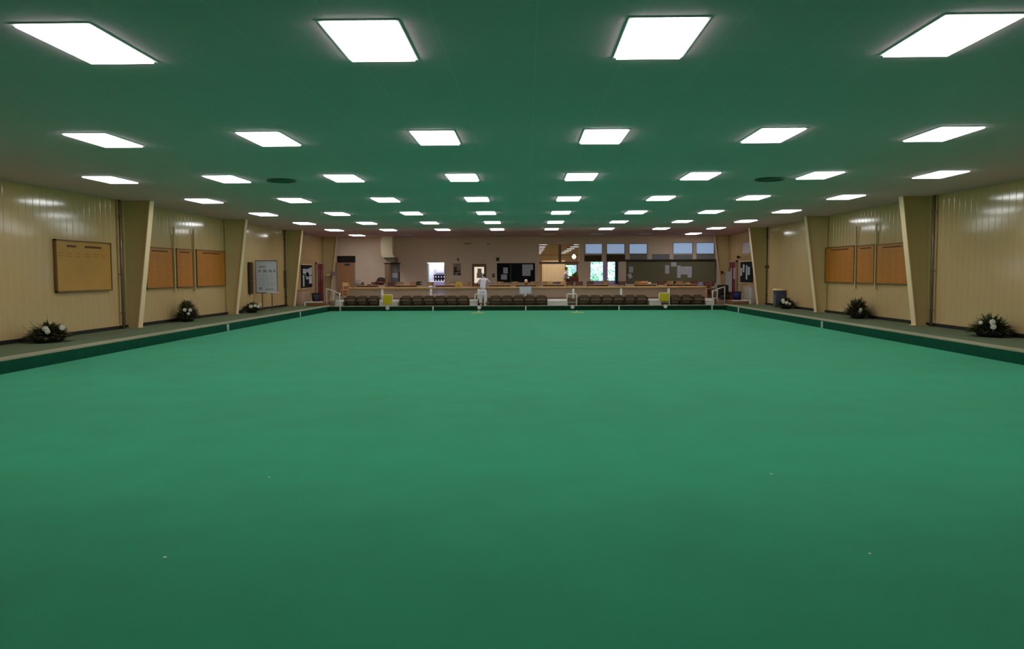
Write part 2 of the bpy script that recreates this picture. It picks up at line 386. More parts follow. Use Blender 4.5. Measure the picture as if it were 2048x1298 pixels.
# ------------------------------------------------------------------ planters
def blade(mb, base, az, el, ln, wd, droop=.3, n=5):
    d = Vector((math.cos(az)*math.cos(el), math.sin(az)*math.cos(el), math.sin(el))); side = Vector((-math.sin(az), math.cos(az), 0)); p = Vector(base); vs = []
    nrm = side.cross(d).normalized()
    for i in range(n+1):
        t = i/n; wdt = wd*math.sin(PI*(.12+.88*t))*(1 if t < 1 else 0)+.002
        vs += [p-side*wdt/2, p+side*wdt/2+nrm*.0]; d = (d+Vector((0, 0, -droop/n))).normalized(); p = p+d*ln/n
    o = len(vs); vs2 = [v+nrm*.004 for v in vs]
    fs = [(2*i, 2*i+1, 2*i+3, 2*i+2) for i in range(n)]+[(o+2*i, o+2*i+2, o+2*i+3, o+2*i+1) for i in range(n)]
    fs += [(2*i, 2*i+2, o+2*i+2, o+2*i) for i in range(n)]+[(2*i+1, o+2*i+1, o+2*i+3, 2*i+3) for i in range(n)]
    mb.add(vs+vs2, fs, True)
def clampx(mb, x):
    for v in mb.v:
        if x < 0: v.x = max(v.x, XL+.10-x)
        else: v.x = min(v.x, XR-.10-x)
def planter(x, y, h, wid, lab, seed, spikes, flowers, tone, potw=.3, poth=.16):
    rnd = random.Random(seed)
    t = thing('potted_flower_arrangement', lab, 'plant', (x, y, ZB), 0, 'flower arrangements along the side walls')
    tc = Vector((-x, -y, 0)).normalized(); lat = Vector((-tc.y, tc.x, 0))          # towards the open hall and along it
    pot = MB().lathe((0, 0, 0), [(potw*.75, 0), (potw*.95, poth*.6), (potw, poth), (potw*.93, poth), (potw*.85, poth*.8), (.001, poth*.8)], 20, .8, 1.3)
    local('planter', pot, m_pot, t)
    ms = [m_leaf, m_leafred if tone else m_leaf, m_leaflight]; hh = h-poth
    for j in range(3):
        mb = MB()
        for k in range([420, 190, 80][j]):
            az = rnd.uniform(0, 2*PI); q = rnd.uniform(0, 1)**.6; r = q*wid*.78; z = poth*.7+hh*.72*(1-q*q)*rnd.uniform(.2, 1)
            el = (1.35-q*1.1)*rnd.uniform(.6, 1.1); ln = rnd.uniform(.12, .27)
            blade(mb, (r*math.cos(az)*.8, r*math.sin(az), z), az+rnd.uniform(-.5, .5), el, ln, rnd.uniform(.035, .075), rnd.uniform(.1, .7), 4)
        clampx(mb, x); local('foliage', mb, ms[j], t)
    sp = MB()
    for (a, u, ln) in spikes:
        d = lat*u; az = math.atan2(lat.y, lat.x) if a >= 0 else math.atan2(-lat.y, -lat.x)
        blade(sp, (d.x, d.y, poth*.8), az, PI/2-abs(a), ln, .085, .04)
    if spikes: clampx(sp, x); local('tall_blades', sp, m_leafred, t)
    for (u, fz, sz) in flowers:
        p = tc*(potw*.8+.14)+lat*u; mb = MB()
        for k in range(8):
            ang = k*2*PI/8; d = lat*math.cos(ang)+Vector((0, 0, 1))*math.sin(ang); e = p+Vector((0, 0, fz))+d*sz*.85+tc*.03; c0 = p+Vector((0, 0, fz)); n2 = tc.cross(d).normalized()*sz*.3
            mid = (c0+e)/2+tc*.02; mb.add([c0, mid+n2, e, mid-n2, mid+tc*.012], [(0, 1, 4), (1, 2, 4), (2, 3, 4), (3, 0, 4), (0, 3, 2, 1)], True)
        mb.ball((p.x+tc.x*.03, p.y+tc.y*.03, fz), sz*.3, 8)
        local('flower', mb, m_petal, t)
planter(-12.05, 20.1, .50, .58, 'low flower arrangement with pointed purple blades, nearest on the left wall', 1, [(-.55, -.15, .5), (-.03, .0, .56), (.02, .30, .5), (-.9, -.2, .45)], [(-.07, .36, .10), (-.03, .29, .09), (.29, .37, .09)], True, .42)
planter(-12.25, 28.9, .90, .46, 'tall round flower arrangement under the left honours boards', 2, [(0, 0, .78), (.2, .08, .72), (-.2, -.08, .72), (.4, .1, .6), (-.42, -.1, .58)], [(-.08, .43, .09), (.10, .42, .09), (.04, .29, .08)], True, .3)
planter(-12.1, 35.3, .46, .44, 'small low bush with pale flowers beside the whiteboard legs', 3, [], [(-.03, .29, .12), (.14, .32, .10), (.27, .28, .10), (.36, .38, .07)], False, .3)
planter(11.95, 21.0, .58, .60, 'leafy olive flower arrangement, nearest on the right wall', 4, [(-.3, -.2, .45), (.25, .25, .45)], [(.04, .40, .10), (.06, .28, .10), (-.22, .38, .07)], False, .40)
planter(12.0, 29.5, .84, .54, 'spiky round flower arrangement under the right honours boards', 5, [(0, .1, .68), (-.1, -.1, .7), (.5, .15, .56), (-.5, -.1, .56), (-.8, -.2, .5)], [(.10, .34, .08), (.07, .25, .09)], True, .3)
planter(12.0, 37.6, .52, .48, 'flower arrangement with a band of white blooms before the dark cabinet', 6, [(.2, .2, .5)], [(-.14, .40, .11), (-.12, .31, .10), (.02, .28, .11), (.15, .23, .10)], True, .32)

# dark cabinet behind the last right planter
t = thing('dark_heater_cabinet', 'dark floor-standing cabinet with cream top by the right wall, behind the white-flowered plant', 'cabinet', (12.1, 39.3, ZB))
obj('body', MB().rbox(11.98, 12.44, 39.1, 39.5, ZB, ZB+.80, .015), m_bluegrey, t)
obj('top', MB().rbox(11.95, 12.45, 39.07, 39.53, ZB+.80, ZB+.88, .012), m_flange, t)
obj('side_panel', MB().rbox(11.965, 11.985, 39.14, 39.46, ZB+.05, ZB+.6, .004), mat('steel_grey_panel', (.10, .12, .14), .4, .5), t)

# ------------------------------------------------------------------ whiteboard on legs, left
t = thing('whiteboard', 'white score board on thin dark legs, turned to the camera by the left wall', 'whiteboard', (-12.05, 37.3, ZB), math.radians(5))
W, Hh = .95, 1.46
x0, z0 = -.475, .84
local('panel', MB().box(x0, x0+W, -.02, .02, z0, z0+Hh), m_paper, t)
fr = MB(); fr.box(x0-.02, x0, -.03, .09, z0-.02, z0+Hh+.02); fr.box(x0+W, x0+W+.01, -.03, .03, z0-.02, z0+Hh+.02); fr.box(x0-.02, x0+W, -.03, .06, z0+Hh, z0+Hh+.025); fr.box(x0-.02, x0+W+.02, -.03, .03, z0-.03, z0)
local('frame', fr, mat('frame_plum', (.05, .02, .02), .5, .3), t)
ln = MB()
ln.box(x0+.12, x0+.45, -.024, -.02, z0+Hh-.30, z0+Hh-.24)
for a_, b_ in ((.12, .22), (.32, .50), (.58, .72), (.78, .88)): ln.box(x0+a_, x0+b_, -.024, -.02, z0+Hh-.52, z0+Hh-.40)
for k in range(6): ln.box(x0+.12, x0+.12+[.75, .5, .8, .45, .6, .4][k], -.024, -.02, z0+.12+k*.13, z0+.128+k*.13)
for a_ in (.33, .5, .7): ln.box(x0+a_, x0+a_+.008, -.024, -.02, z0+.25, z0+.95)
ln.box(x0+.13, x0+.26, -.024, -.02, z0+.14, z0+.24); ln.box(x0+.42, x0+.78, -.024, -.02, z0+.12, z0+.17)
local('writing', ln, m_paperline, t)
for s_ in (-.22, .22):
    lg = MB().box(s_-.02, s_+.02, .0, .03, 0, z0+.3); lg.box(s_-.02, s_+.02, -.25, .25, 0, .03); local('leg', lg, m_pipe, t)
local('rear_brace', MB().tube([(x0+.0, .03, z0+.6), (x0-.04, .14, z0+.3)], .012, 6), m_flange, t)
local('shelf', MB().box(x0+.5, x0+W+.06, -.08, -.02, z0-.02, z0+.02), m_white, t)
# dark panel on the wall, put in for the shadow behind the whiteboard
t = thing('board_shadow_panel', 'dark brown panel set on the left wall as the shadow behind the white score board', 'board', (XL+.18, 36.8, 1.0))
obj('panel', MB().box(XL+.04, XL+.10, 36.6, 37.02, 1.0, 2.45), mat('board_shadow_brown', (.05, .03, .015), .7, .2), t)
obj('rail', MB().box(XL+.10, XL+.13, 36.6, 37.02, 1.55, 1.62), m_pipe, t)

# ------------------------------------------------------------------ doors, noticeboards near the far side walls
def side_door(n, side, y0, y1):
    x = XL+.03 if side < 0 else XR-.03; s = -side; z0, z1 = ZB, ZB+2.3
    root = struct('door_%d' % n, MB().box(min(x, x+s*.05), max(x, x+s*.05), y0, y1, z0, z1), m_red)
    fr = MB()
    def bx(mb, a, b2, ya, yb, za, zb): mb.box(min(x+s*a, x+s*b2), max(x+s*a, x+s*b2), ya, yb, za, zb); return mb
    bx(fr, 0, .09, y0-.12, y0, z0, z1+.1); bx(fr, 0, .09, y1, y1+.12, z0, z1+.1); bx(fr, 0, .09, y0-.12, y1+.12, z1, z1+.1)
    obj('door_frame', fr, mat('frame_pinkish_white', (.50, .36, .32), .5, .3), root)
    ym = (y0+y1)/2
    g = MB(); bx(g, .05, .056, y0+.25, ym-.2, z0+1.3, z0+1.95); bx(g, .05, .056, ym+.2, y1-.25, z0+1.3, z0+1.95); obj('pane', g, m_paper if side > 0 else mat('pane_rose', (.30, .12, .13), .2, .6), root)
    bx2 = bx(MB(), .05, .06, ym-.012, ym+.012, z0, z1); obj('meeting_stile', bx2, mat('maroon_dark', (.06, .01, .012), .5, .3), root)
    hd = MB().tube([(x+s*.05, ym-.1, z0+1.05), (x+s*.1, ym-.1, z0+1.05), (x+s*.1, ym-.1, z0+1.25), (x+s*.05, ym-.1, z0+1.25)], .012, 6); obj('door_handle', hd, m_sil, root)
side_door(1, -1, 48.5, 50.0); side_door(2, 1, 48.3, 49.8)
def side_notice(side, y0, y1, z0, z1, lab, sheets):
    x = XL+.03 if side < 0 else XR-.03; s = -side
    t = thing('noticeboard', lab, 'noticeboard', (x, (y0+y1)/2, z0))
    def bx(mb, a, b2, ya, yb, za, zb): mb.box(min(x+s*a, x+s*b2), max(x+s*a, x+s*b2), ya, yb, za, zb); return mb
    obj('board', bx(MB(), 0, .05, y0, y1, z0, z1), m_darkboard, t)
    fr = MB(); bx(fr, 0, .07, y0, y1, z1, z1+.05); bx(fr, 0, .07, y0, y1, z0-.04, z0); obj('frame', fr, m_flange, t)
    for (ya, yb, za, zb) in sheets: obj('notice_sheet', bx(MB(), .05, .06, ya, yb, za, zb), m_paper, t)
side_notice(-1, 45.3, 47.4, 1.12, 2.42, 'dark noticeboard crowded with papers on the left wall before the red door',
            [(45.4, 45.7, 1.2, 1.85), (45.45, 46.0, 1.92, 2.2), (46.1, 46.6, 1.6, 2.2), (46.65, 47.0, 1.85, 2.25), (46.7, 47.3, 1.35, 1.8), (47.05, 47.3, 1.85, 2.3), (46.0, 46.6, 1.75, 2.0)])
side_notice(1, 44.9, 47.3, 1.32, 2.5, 'dark noticeboard with narrow sheets on the right wall beyond the third column',
            [(46.9, 47.25, 1.7, 2.15), (46.4, 46.75, 1.9, 2.35), (45.8, 46.1, 1.5, 2.3), (45.3, 45.7, 1.75, 2.2)])
# low cupboards under the noticeboards
def cupboard(side, y0, y1, h, lab, m):
    x = XL+.03 if side < 0 else XR-.03; s = -side
    t = thing('low_cupboard', lab, 'cupboard', (x+s*.25, (y0+y1)/2, ZB))
    def bx(a, b2, ya, yb, za, zb, bv=.01): return MB().rbox(min(x+s*a, x+s*b2), max(x+s*a, x+s*b2), ya, yb, za, zb, bv)
    obj('body', bx(.03, .42, y0, y1, ZB, ZB+h), m, t); obj('top', bx(.02, .46, y0-.03, y1+.03, ZB+h, ZB+h+.04), m_wood2, t)
    ym = (y0+y1)/2
    for ya, yb in ((y0+.03, ym-.02), (ym+.02, y1-.03)):
        d = obj('door', bx(.42, .44, ya, yb, ZB+.06, ZB+h-.04, .004), m, t); obj('knob', MB().ball((x+s*.455, (ya+yb)/2, ZB+h*.6), .015, 8), m_sil, d)
cupboard(-1, 43.9, 45.5, .80, 'pinkish wooden cupboard under the left noticeboard', mat('cupboard_pink', (.50, .32, .22), .6, .3))
cupboard(1, 43.6, 45.2, .95, 'pale grey cupboard under the right noticeboard', mat('cupboard_grey', (.46, .41, .33), .6, .3))
# flat step platforms in front of the doors, blue mats and bins
for side, lab in ((-1, 'low wooden step with white front edge at the far left corner'), (1, 'low wooden step with white front edge at the far right corner')):
    xa, xb = (-11.75, -10.85) if side < 0 else (10.85, 11.7)
    t = thing('low_step', lab, 'step', ((xa+xb)/2, 43.3, ZB), 0, 'low wooden steps at the far corners')
    obj('tread', MB().rbox(xa, xb, 42.75, 44.2, ZB+.01, ZB+.20, .01), mat('step_brown', (.30, .14, .06), .6, .3), t)
    obj('edge_strip', MB().box(xa-.01, xb+.01, 42.72, 42.78, ZB+.17, ZB+.225), m_white, t)
    bx = MB(); xc = xa-.09 if side < 0 else xb; 
    obj('end_panel', MB().box(xc, xc+.09, 42.72, 44.2, ZB+.01, ZB+.21), m_white, t)
for side, lab in ((-1, 'dark blue floor mat in front of the left red door'), (1, 'dark blue floor mat in front of the right red door')):
    xa, xb = (-12.4, -10.9) if side < 0 else (10.9, 12.2)
    t = thing('door_mat', lab, 'mat', ((xa+xb)/2, 46.9, ZB), 0, 'blue mats by the side doors')
    obj('pile', MB().rbox(xa+.05, xb-.05, 45.6+.05, 48.15, ZB, ZB+.03, .01), m_blue, t)
    obj('border', MB().rbox(xa, xb, 45.6, 48.2, ZB, ZB+.015, .005), mat('mat_border', (.02, .012, .08), .8, .2), t)
def bin_(x, y, lab, m, h=.55):
    t = thing('waste_bin', lab, 'bin', (x, y, ZB+.03))
    obj('body', MB().lathe((x, y, ZB+.03), [(.2, 0), (.25, h), (.23, h), (.19, .03), (.001, .03)], 18), m, t)
    obj('rim', MB().lathe((x, y, ZB+.03), [(.25, h-.03), (.27, h-.02), (.27, h+.02), (.24, h+.02)], 18), m_black, t)
bin_(-12.05, 46.02, 'round dark blue-grey bin by the left red door', m_bluegrey)
bin_(11.9, 46.0, 'round blue bin by the right red door', mat('bin_blue', (.03, .03, .16), .5, .3))
# hanging poster stand beside the right door
t = thing('poster_stand', 'narrow white poster stand beside the right red door', 'poster', (11.9, 47.9, ZB))
obj('pole', MB().tube([(11.9, 47.9, ZB+.03), (11.9, 47.9, 2.2)], .02, 8), m_leg, t)
obj('poster', MB().box(11.72, 12.08, 47.86, 47.88, ZB+.55, 1.95), m_paper, t)
obj('base', MB().lathe((11.9, 47.9, ZB+.03), [(.2, 0), (.2, .03), (.03, .05)], 16), m_leg, t)

# ------------------------------------------------------------------ back wall with its openings
Y0 = YB
def rect(x0, y0, x1, y1, Y=YB):
    a = px(x0, y0, Y); b2 = px(x1, y1, Y); return a[0], b2[0], b2[1], a[1]      # xa, xb, za, zb
holes = {
 'hatch': rect(1078, 489, 1158, 563), 'kitchen': rect(854, 525, 889, 573), 'garden': rect(1181, 524, 1233, 568),
 'lit': rect(947, 531, 970, 575), 'store': rect(781, 528, 800, 577),
 'c1': rect(1171, 488, 1204, 507), 'c2': rect(1214, 488, 1249, 507), 'c3': rect(1259, 488, 1294, 507), 'c4': rect(1347, 486, 1385, 507), 'c5': rect(1393, 486, 1428, 507)}
h = holes['kitchen']; holes['kitchen'] = (h[0], h[1], ZP, h[3]); h = holes['lit']; holes['lit'] = (h[0], h[1], ZP, h[3]); h = holes['store']; holes['store'] = (h[0], h[1], ZP, h[3])
def wall_with_holes(x0, x1, z0, z1, hs, ya, yb):
    xs = sorted({x0, x1, *[h[0] for h in hs], *[h[1] for h in hs]}); mb = MB()
    for i in range(len(xs)-1):
        a, b2 = xs[i], xs[i+1]; m = (a+b2)/2; cut = sorted([(h[2], h[3]) for h in hs if h[0] < m < h[1]]); z = z0
        for c in cut:
            if c[0] > z: mb.box(a, b2, ya, yb, z, c[0])
            z = max(z, c[1])
        if z < z1: mb.box(a, b2, ya, yb, z, z1)
    return mb
struct('wall_back', wall_with_holes(XL-.2, XR+.2, 0, ZC, list(holes.values()), YB, YB+.2), m_plaster)
def frame(mb, h, t=.05, y0=None, y1=None):
    xa, xb, za, zb = h; y0 = YB-.03 if y0 is None else y0; y1 = YB+.1 if y1 is None else y1
    mb.box(xa-t, xb+t, y0, y1, zb, zb+t); mb.box(xa-t, xb+t, y0, y1, za-t, za); mb.box(xa-t, xa, y0, y1, za, zb); mb.box(xb, xb+t, y0, y1, za, zb); return mb
# clerestory windows with brown / grey panels beneath
for i, k in enumerate(('c1', 'c2', 'c3', 'c4', 'c5')):
    h = holes[k]
    g = struct('window_%d' % (i+1), MB().box(h[0], h[1], YB+.08, YB+.10, h[2], h[3]), m_frost)
    obj('window_frame', frame(MB(), h, .03), mat('frame_grey', (.25, .25, .28), .5, .3), g)
def wall_panel(r, m, lab, Y=YB, d=.04, name='wall_panel', grp=None, cat='panel'):
    xa, xb, za, zb = r
    t = thing(name, lab, cat, ((xa+xb)/2, Y-d, za), 0, grp)
    obj('panel', MB().box(xa, xb, Y-d, Y-.001, za, zb), m, t)
    e = MB(); e.box(xa-.02, xb+.02, Y-d-.01, Y-.001, zb, zb+.02); e.box(xa-.02, xb+.02, Y-d-.01, Y-.001, za-.02, za); obj('edge', e, m, t)
    return t
g_ = 'panels under the high windows'
wall_panel(rect(1169, 511, 1203, 522), m_brownpanel, 'dark brown panel under the leftmost high window', grp=g_)
wall_panel(rect(1213, 510, 1250, 522), m_brownpanel, 'dark brown panel under the second high window from the left', grp=g_)
wall_panel(rect(1260, 509, 1294, 519), m_greypanel, 'grey panel under the third high window from the left', grp=g_)
wall_panel(rect(1304, 509, 1339, 519), mat('lilac_grey_panel', (.27, .25, .31), .6, .3), 'lilac grey panel in the gap between the high windows', grp=g_)
wall_panel(rect(1347, 510, 1385, 519), m_greypanel, 'grey panel under the second high window from the right', grp=g_)
wall_panel(rect(1393, 509, 1428, 519), m_greypanel, 'grey panel under the rightmost high window', grp=g_)
# garden window / door with violet frame
h = holes['garden']
g = struct('window_6', MB().box(h[0], h[1], YB+.09, YB+.10, h[2], h[3]), m_paneglass)
fr = frame(MB(), h, .03); xm = px(1211, 540, YB)[0]; fr.box(xm-.16, xm+.14, YB+.0, YB+.12, h[2], h[3]); zz = px(1200, 561.5, YB)[1]; fr.box(h[0], h[1], YB, YB+.12, h[2], zz)
fr.box(px(1230, 540, YB)[0], h[1], YB, YB+.12, h[2], h[3])
obj('window_frame', fr, m_purple, g)
t = thing('curtain', 'dark slate curtain at the right edge of the garden window', 'curtain', (px(1235, 540, YB)[0], YB-.05, 1.2))
cx0 = px(1231, 540, YB)[0]; cx1 = px(1236, 540, YB)[0]; cp = [(cx0+(cx1-cx0)*i/12, YB-.07+.02*math.sin(i*2.1)) for i in range(13)]
mbc = MB(); cz0, cz1 = px(1235, 568, YB)[1], px(1235, 523, YB)[1]
mbc.prism(cp+[(a, b2+.012) for a, b2 in reversed(cp)], 'z', cz0, cz1)
obj('cloth', mbc, mat('curtain_slate', (.06, .07, .10), .8, .2), t); obj('rod', MB().tube([(cx0-.1, YB-.06, cz1), (cx1+.1, YB-.06, cz1)], .015, 6), m_leg, t)
# garden outside: ground, hedge
struct('garden_ground', MB().box(-30, 40, YB+.2, 75, -.05, 0.0), mat('lawn', (.10, .25, .05), .9, .1, noise=.3, nscale=2))
def foliage(name, lab, cx, cy, cz, rx, ry, rz, n, m, seed):
    rnd = random.Random(seed); mb = MB()
    for k in range(n):
        a = rnd.uniform(0, 2*PI); b2 = math.acos(rnd.uniform(-1, 1)); rr = rnd.uniform(.75, 1)
        p = Vector((cx+rx*rr*math.sin(b2)*math.cos(a), cy+ry*rr*math.sin(b2)*math.sin(a), cz+rz*rr*math.cos(b2)))
        blade(mb, p, rnd.uniform(0, 2*PI), rnd.uniform(-.8, 1.2), rnd.uniform(.10, .24), rnd.uniform(.06, .12), .5, 3)
    mb.ball((cx, cy, cz), (rx*.8, ry*.8, rz*.8), 12)
    return mb
m_hedge = mat('leaf_bright', (.42, .78, .64), .5, .3, noise=.45, nscale=2.5)
for i, (cx, rr, lab) in enumerate(((5.75, 1.5, 'bright green bush outside the garden window'), (2.9, .62, 'bright green bush outside, seen through the serving hatch'))):
    t = thing('garden_bush', lab, 'bush', (cx, 60.5, 0), 0, 'bushes outside the windows')
    mb = foliage('x', '', cx, 60.5, 1.9, rr, 1.1, 2.1, 1800, m_hedge, 20+i); obj('foliage', mb, m_hedge, t)
    obj('trunk', MB().tube([(cx, 60.5, 0), (cx, 60.5, 1.0)], [.15, .1], 8), m_pipe, t)

# serving hatch room
hx = holes['hatch']
def room(name, x0, x1, y1, z0, z1, m_w, m_f, m_c, hole=None, thick=.1):
    mb = MB(); mb.box(x0-thick, x0, YB+.2, y1, z0, z1); mb.box(x1, x1+thick, YB+.2, y1, z0, z1)
    o = struct(name+'_side_wall', mb, m_w)
    struct(name+'_rear_wall', wall_with_holes(x0-thick, x1+thick, z0, z1, [hole] if hole else [], y1, y1+thick), m_w)
    struct(name+'_floor', MB().box(x0-thick, x1+thick, YB+.2, y1+thick, z0-.1, z0), m_f)
    struct(name+'_ceiling', MB().box(x0-thick, x1+thick, YB+.2, y1+thick, z1, z1+.1), m_c)
hx0, hx1 = hx[0]-.6, hx[1]+.35
m_lounge = mat('lounge_wall_cream', (.62, .49, .30), .8, .2)
hole = (px(1131, 533, 56)[0], px(1153, 533, 56)[0], px(1140, 556, 56)[1], px(1140, 530, 56)[1])
room('lounge', hx0, hx1, 56.0, ZP, 3.85, m_lounge, m_platcar, mat('lounge_ceiling', (.5, .4, .25), .7, .2), hole)
g = struct('window_7', MB().box(hole[0], hole[1], 56.04, 56.05, hole[2], hole[3]), m_paneglass)
obj('window_frame', frame(MB(), hole, .04, 55.97, 56.08), mat('lounge_frame', (.2, .12, .05), .5, .3), g)
t = struct('trim_4', frame(MB(), hx, .06), m_plaster)
fr = MB(); za = px(1100, 528, YB)[1]; zb = px(1100, 523.5, YB)[1]; fr.box(hx[0], hx[1], YB, YB+.12, za, zb)
xa = px(1117, 500, YB)[0]; xb = px(1122.5, 500, YB)[0]; fr.box(xa, xb, YB, YB+.12, zb, hx[3]); z5 = px(1100, 510, YB)[1]; fr.box(hx[0], hx[1], YB+.03, YB+.08, z5-.015, z5+.015)
obj('mullion', fr, mat('mullion_brown', (.27, .19, .13), .6, .3), t)
gl = struct('window_8', MB().box(hx[0], hx[1], YB+.055, YB+.06, zb, hx[3]), m_paneglass)
struct('window_sill', MB().box(hx[0]-.1, hx[1]+.1, YB-.22, YB+.2, hx[2]-.06, hx[2]), mat('sill_pinkish', (.55, .40, .33), .5, .3))
# lounge curtain wall panel
t = thing('screen_curtain', 'broad cream curtain hanging in the lounge behind the hatch', 'curtain', (px(1105, 540, 53.5)[0], 53.5, 1.3))
xa = px(1084, 540, 53.5)[0]; xb = px(1130, 540, 53.5)[0]; n = 40; cp = [(xa+(xb-xa)*i/n, 53.5+.008*math.sin(i*1.3)) for i in range(n+1)]
obj('cloth', MB().prism(cp+[(a, b2+.015) for a, b2 in reversed(cp)], 'z', ZP+.02, 2.72), m_cream, t)
obj('curtain_rail', MB().tube([(xa-.05, 53.5, 2.74), (xb+.05, 53.5, 2.74)], .02, 8), m_wood, t)
# added hidden panel that brightens the lounge, and the pendant
t = thing('lounge_fill_light', 'added panel light to brighten the lounge, hidden above the serving hatch', 'ceiling light', (1.6, 51.75, 3.85))
obj('frame', MB().box(.6, 2.8, 51.3, 51.95, 3.81, 3.85), m_frame, t)
obj('diffuser', MB().box(.64, 2.76, 51.34, 51.91, 3.795, 3.81), mat('lounge_fill_diffuser', (.9, .85, .7), .5, .2, emit=(1, .84, .62), es=15), t)
xp, zp = px(1148, 513.5, 53.0)
t = thing('pendant_lamp', 'small glowing pendant lamp in the lounge behind the hatch', 'pendant lamp', (xp, 53.0, zp))
obj('shade', MB().lathe((xp, 53.0, zp), [(.01, .16), (.06, .14), (.13, .02), (.12, -.05), (.06, -.12), (.001, -.14)], 16), mat('lamp_globe', (.9, .8, .6), .5, .2, emit=(1, .86, .62), es=9), t)
obj('cord', MB().tube([(xp, 53.0, zp+.16), (xp, 53.0, 3.85)], .008, 6), m_leg, t)

# bright kitchen behind the left opening
kh = holes['kitchen']
room('kitchen', kh[0]-.25, kh[1]+.9, 54.0, ZP, 3.2, m_kitchen, m_kitchen, m_kitchen)
t = thing('kitchen_light', 'glowing ceiling panel inside the bright kitchen', 'ceiling light', ((kh[0]+kh[1])/2, 52.6, 3.2))
obj('frame', MB().box(kh[0], kh[1]+.1, 52.0, 53.2, 3.16, 3.2), m_frame, t)
obj('diffuser', MB().box(kh[0]+.04, kh[1]+.06, 52.04, 53.16, 3.145, 3.16), mat('kitchen_diffuser', (.9, .9, .95), .5, .2, emit=(.9, .93, 1), es=13), t)
xa, zb = px(862, 533, 53.7); xa = px(870, 532, 53.8)[0]; xb, _ = px(888, 532, 53.8)
t = thing('fridge_cabinet', 'pale grey wall cupboard seen in the bright kitchen', 'cupboard', ((xa+xb)/2, 53.8, 1.85))
obj('body', MB().rbox(xa, xb, 53.6, 53.98, px(0, 547, 53.6)[1]*0+px(880, 546, 53.6)[1], px(880, 530, 53.6)[1], .02), mat('cupboard_pale', (.55, .56, .62), .5, .3), t)
obj('handle', MB().box(xa+.05, xa+.07, 53.57, 53.6, px(880, 543, 53.6)[1], px(880, 539, 53.6)[1]), m_sil, t)
xa = px(867, 555, 53.3)[0]; xb = px(892, 555, 53.3)[0]; z1, z0 = px(880, 549, 53.3)[1], px(880, 563, 53.3)[1]
t = thing('dark_shelf', 'dark shelf of jars in the bright kitchen', 'shelf', ((xa+xb)/2, 53.6, z0))
s_ = MB().box(xa, xb, 53.62, 53.7, z0, z1); 
for zz in (z0, (z0+z1)/2, z1-.03): s_.box(xa, xb, 53.35, 53.7, zz, zz+.03)
obj('case', s_, mat('shelf_plum', (.03, .015, .04), .6, .2), t)
js = MB(); rnd = random.Random(4)
jar0 = None
for row, zz in enumerate((z0+.03, (z0+z1)/2+.03)):
    for k in range(4):
        x_ = xa+.14+k*(xb-xa-.28)/3
        lab = 'small white jar on the kitchen shelf, %s row' % ('lower', 'upper')[row]
        if jar0 is None:
            jar0 = tag(obj('jar', MB().lathe((0, 0, 0), [(.03, 0), (.034, .015), (.034, .07), (.024, .085), (.024, .10), (.001, .10)], 10), m_kitchen), lab, 'jar', 'white jars on the kitchen shelf'); jar0.location = (x_, 53.45, zz)
        else: dup(jar0, (x_, 53.45, zz), 0, lab, 'white jars on the kitchen shelf')
xa = px(864, 570, 53.0)[0]; xb = px(886, 570, 53.0)[0]
t = thing('kitchen_counter', 'violet grey counter under the kitchen shelf', 'counter', ((xa+xb)/2, 53.2, ZP))
obj('body', MB().box(xa, xb+.2, 53.0, 53.6, ZP, 1.35), mat('counter_violet', (.22, .20, .36), .5, .3), t); obj('top', MB().rbox(xa-.02, xb+.22, 52.96, 53.6, 1.35, 1.39, .01), m_white, t)
# door leaf ajar, at left of the kitchen opening
xa = kh[0]
root = struct('door_3', MB().box(xa+.0, xa+.05, YB-.0+.2, YB+.95, ZP, kh[3]-.05), mat('door_grey_green', (.42, .50, .48), .5, .3))
obj('door_handle', MB().ball((xa+.08, YB+.85, 1.5), .03, 8), m_sil, root)
struct('trim_5', frame(MB(), kh, .05), m_plaster)

# lit doorway with frosted pane
lh = holes['lit']
root = struct('door_4', MB().box(lh[0], lh[1], YB+.06, YB+.10, lh[2], lh[3]), m_door)
pa = rect(948.5, 534, 968, 566)
obj('pane', MB().box(pa[0], pa[1], YB+.04, YB+.06, pa[2], pa[3]), mat('lit_pane', (.85, .75, .6), .4, .3, emit=(1, .85, .66), es=.72), root)
sh = MB(); a = rect(955, 537, 963, 546); sh.box(a[0], a[1], YB+.025, YB+.04, a[2], a[3]); a = rect(953.5, 546, 965, 556); sh.box(a[0], a[1], YB+.03, YB+.04, a[2], a[3])
obj('notice_sheet', sh, mat('sheet_sage', (.42, .42, .36), .7, .2), root)
obj('door_frame', frame(MB(), lh, .09, YB-.04, YB+.1), mat('door_frame_brown', (.20, .13, .075), .6, .3), root)
# store doorway left
st = holes['store']
root = struct('door_5', MB().box(st[0], st[1], YB+.14, YB+.18, st[2], st[3]), mat('store_grey', (.30, .27, .27), .6, .3))
a = rect(783, 546, 794, 555); obj('notice_sheet', MB().box(a[0], a[1], YB+.12, YB+.14, a[2], a[3]), m_paper, root)
a = rect(786, 557, 797, 577); obj('lower_panel', MB().box(a[0], a[1], YB+.12, YB+.14, a[2], a[3]), mat('store_blue_grey', (.17, .18, .23), .6, .3), root)
a = rect(796.5, 543, 800, 577); obj('dark_edge', MB().box(a[0], a[1], YB+.10, YB+.14, a[2], a[3]), m_leg, root)
a = rect(770.5, 528, 781, 577)
t = thing('tall_wood_cupboard', 'tall narrow tan wooden cupboard beside the grey store door', 'cupboard', ((a[0]+a[1])/2, YB-.1, ZP))
obj('body', MB().rbox(a[0], a[1], YB-.18, YB-.002, ZP, a[3], .01), mat('tan_wood', (.42, .26, .14), .6, .3, noise=.1, nscale=3), t)
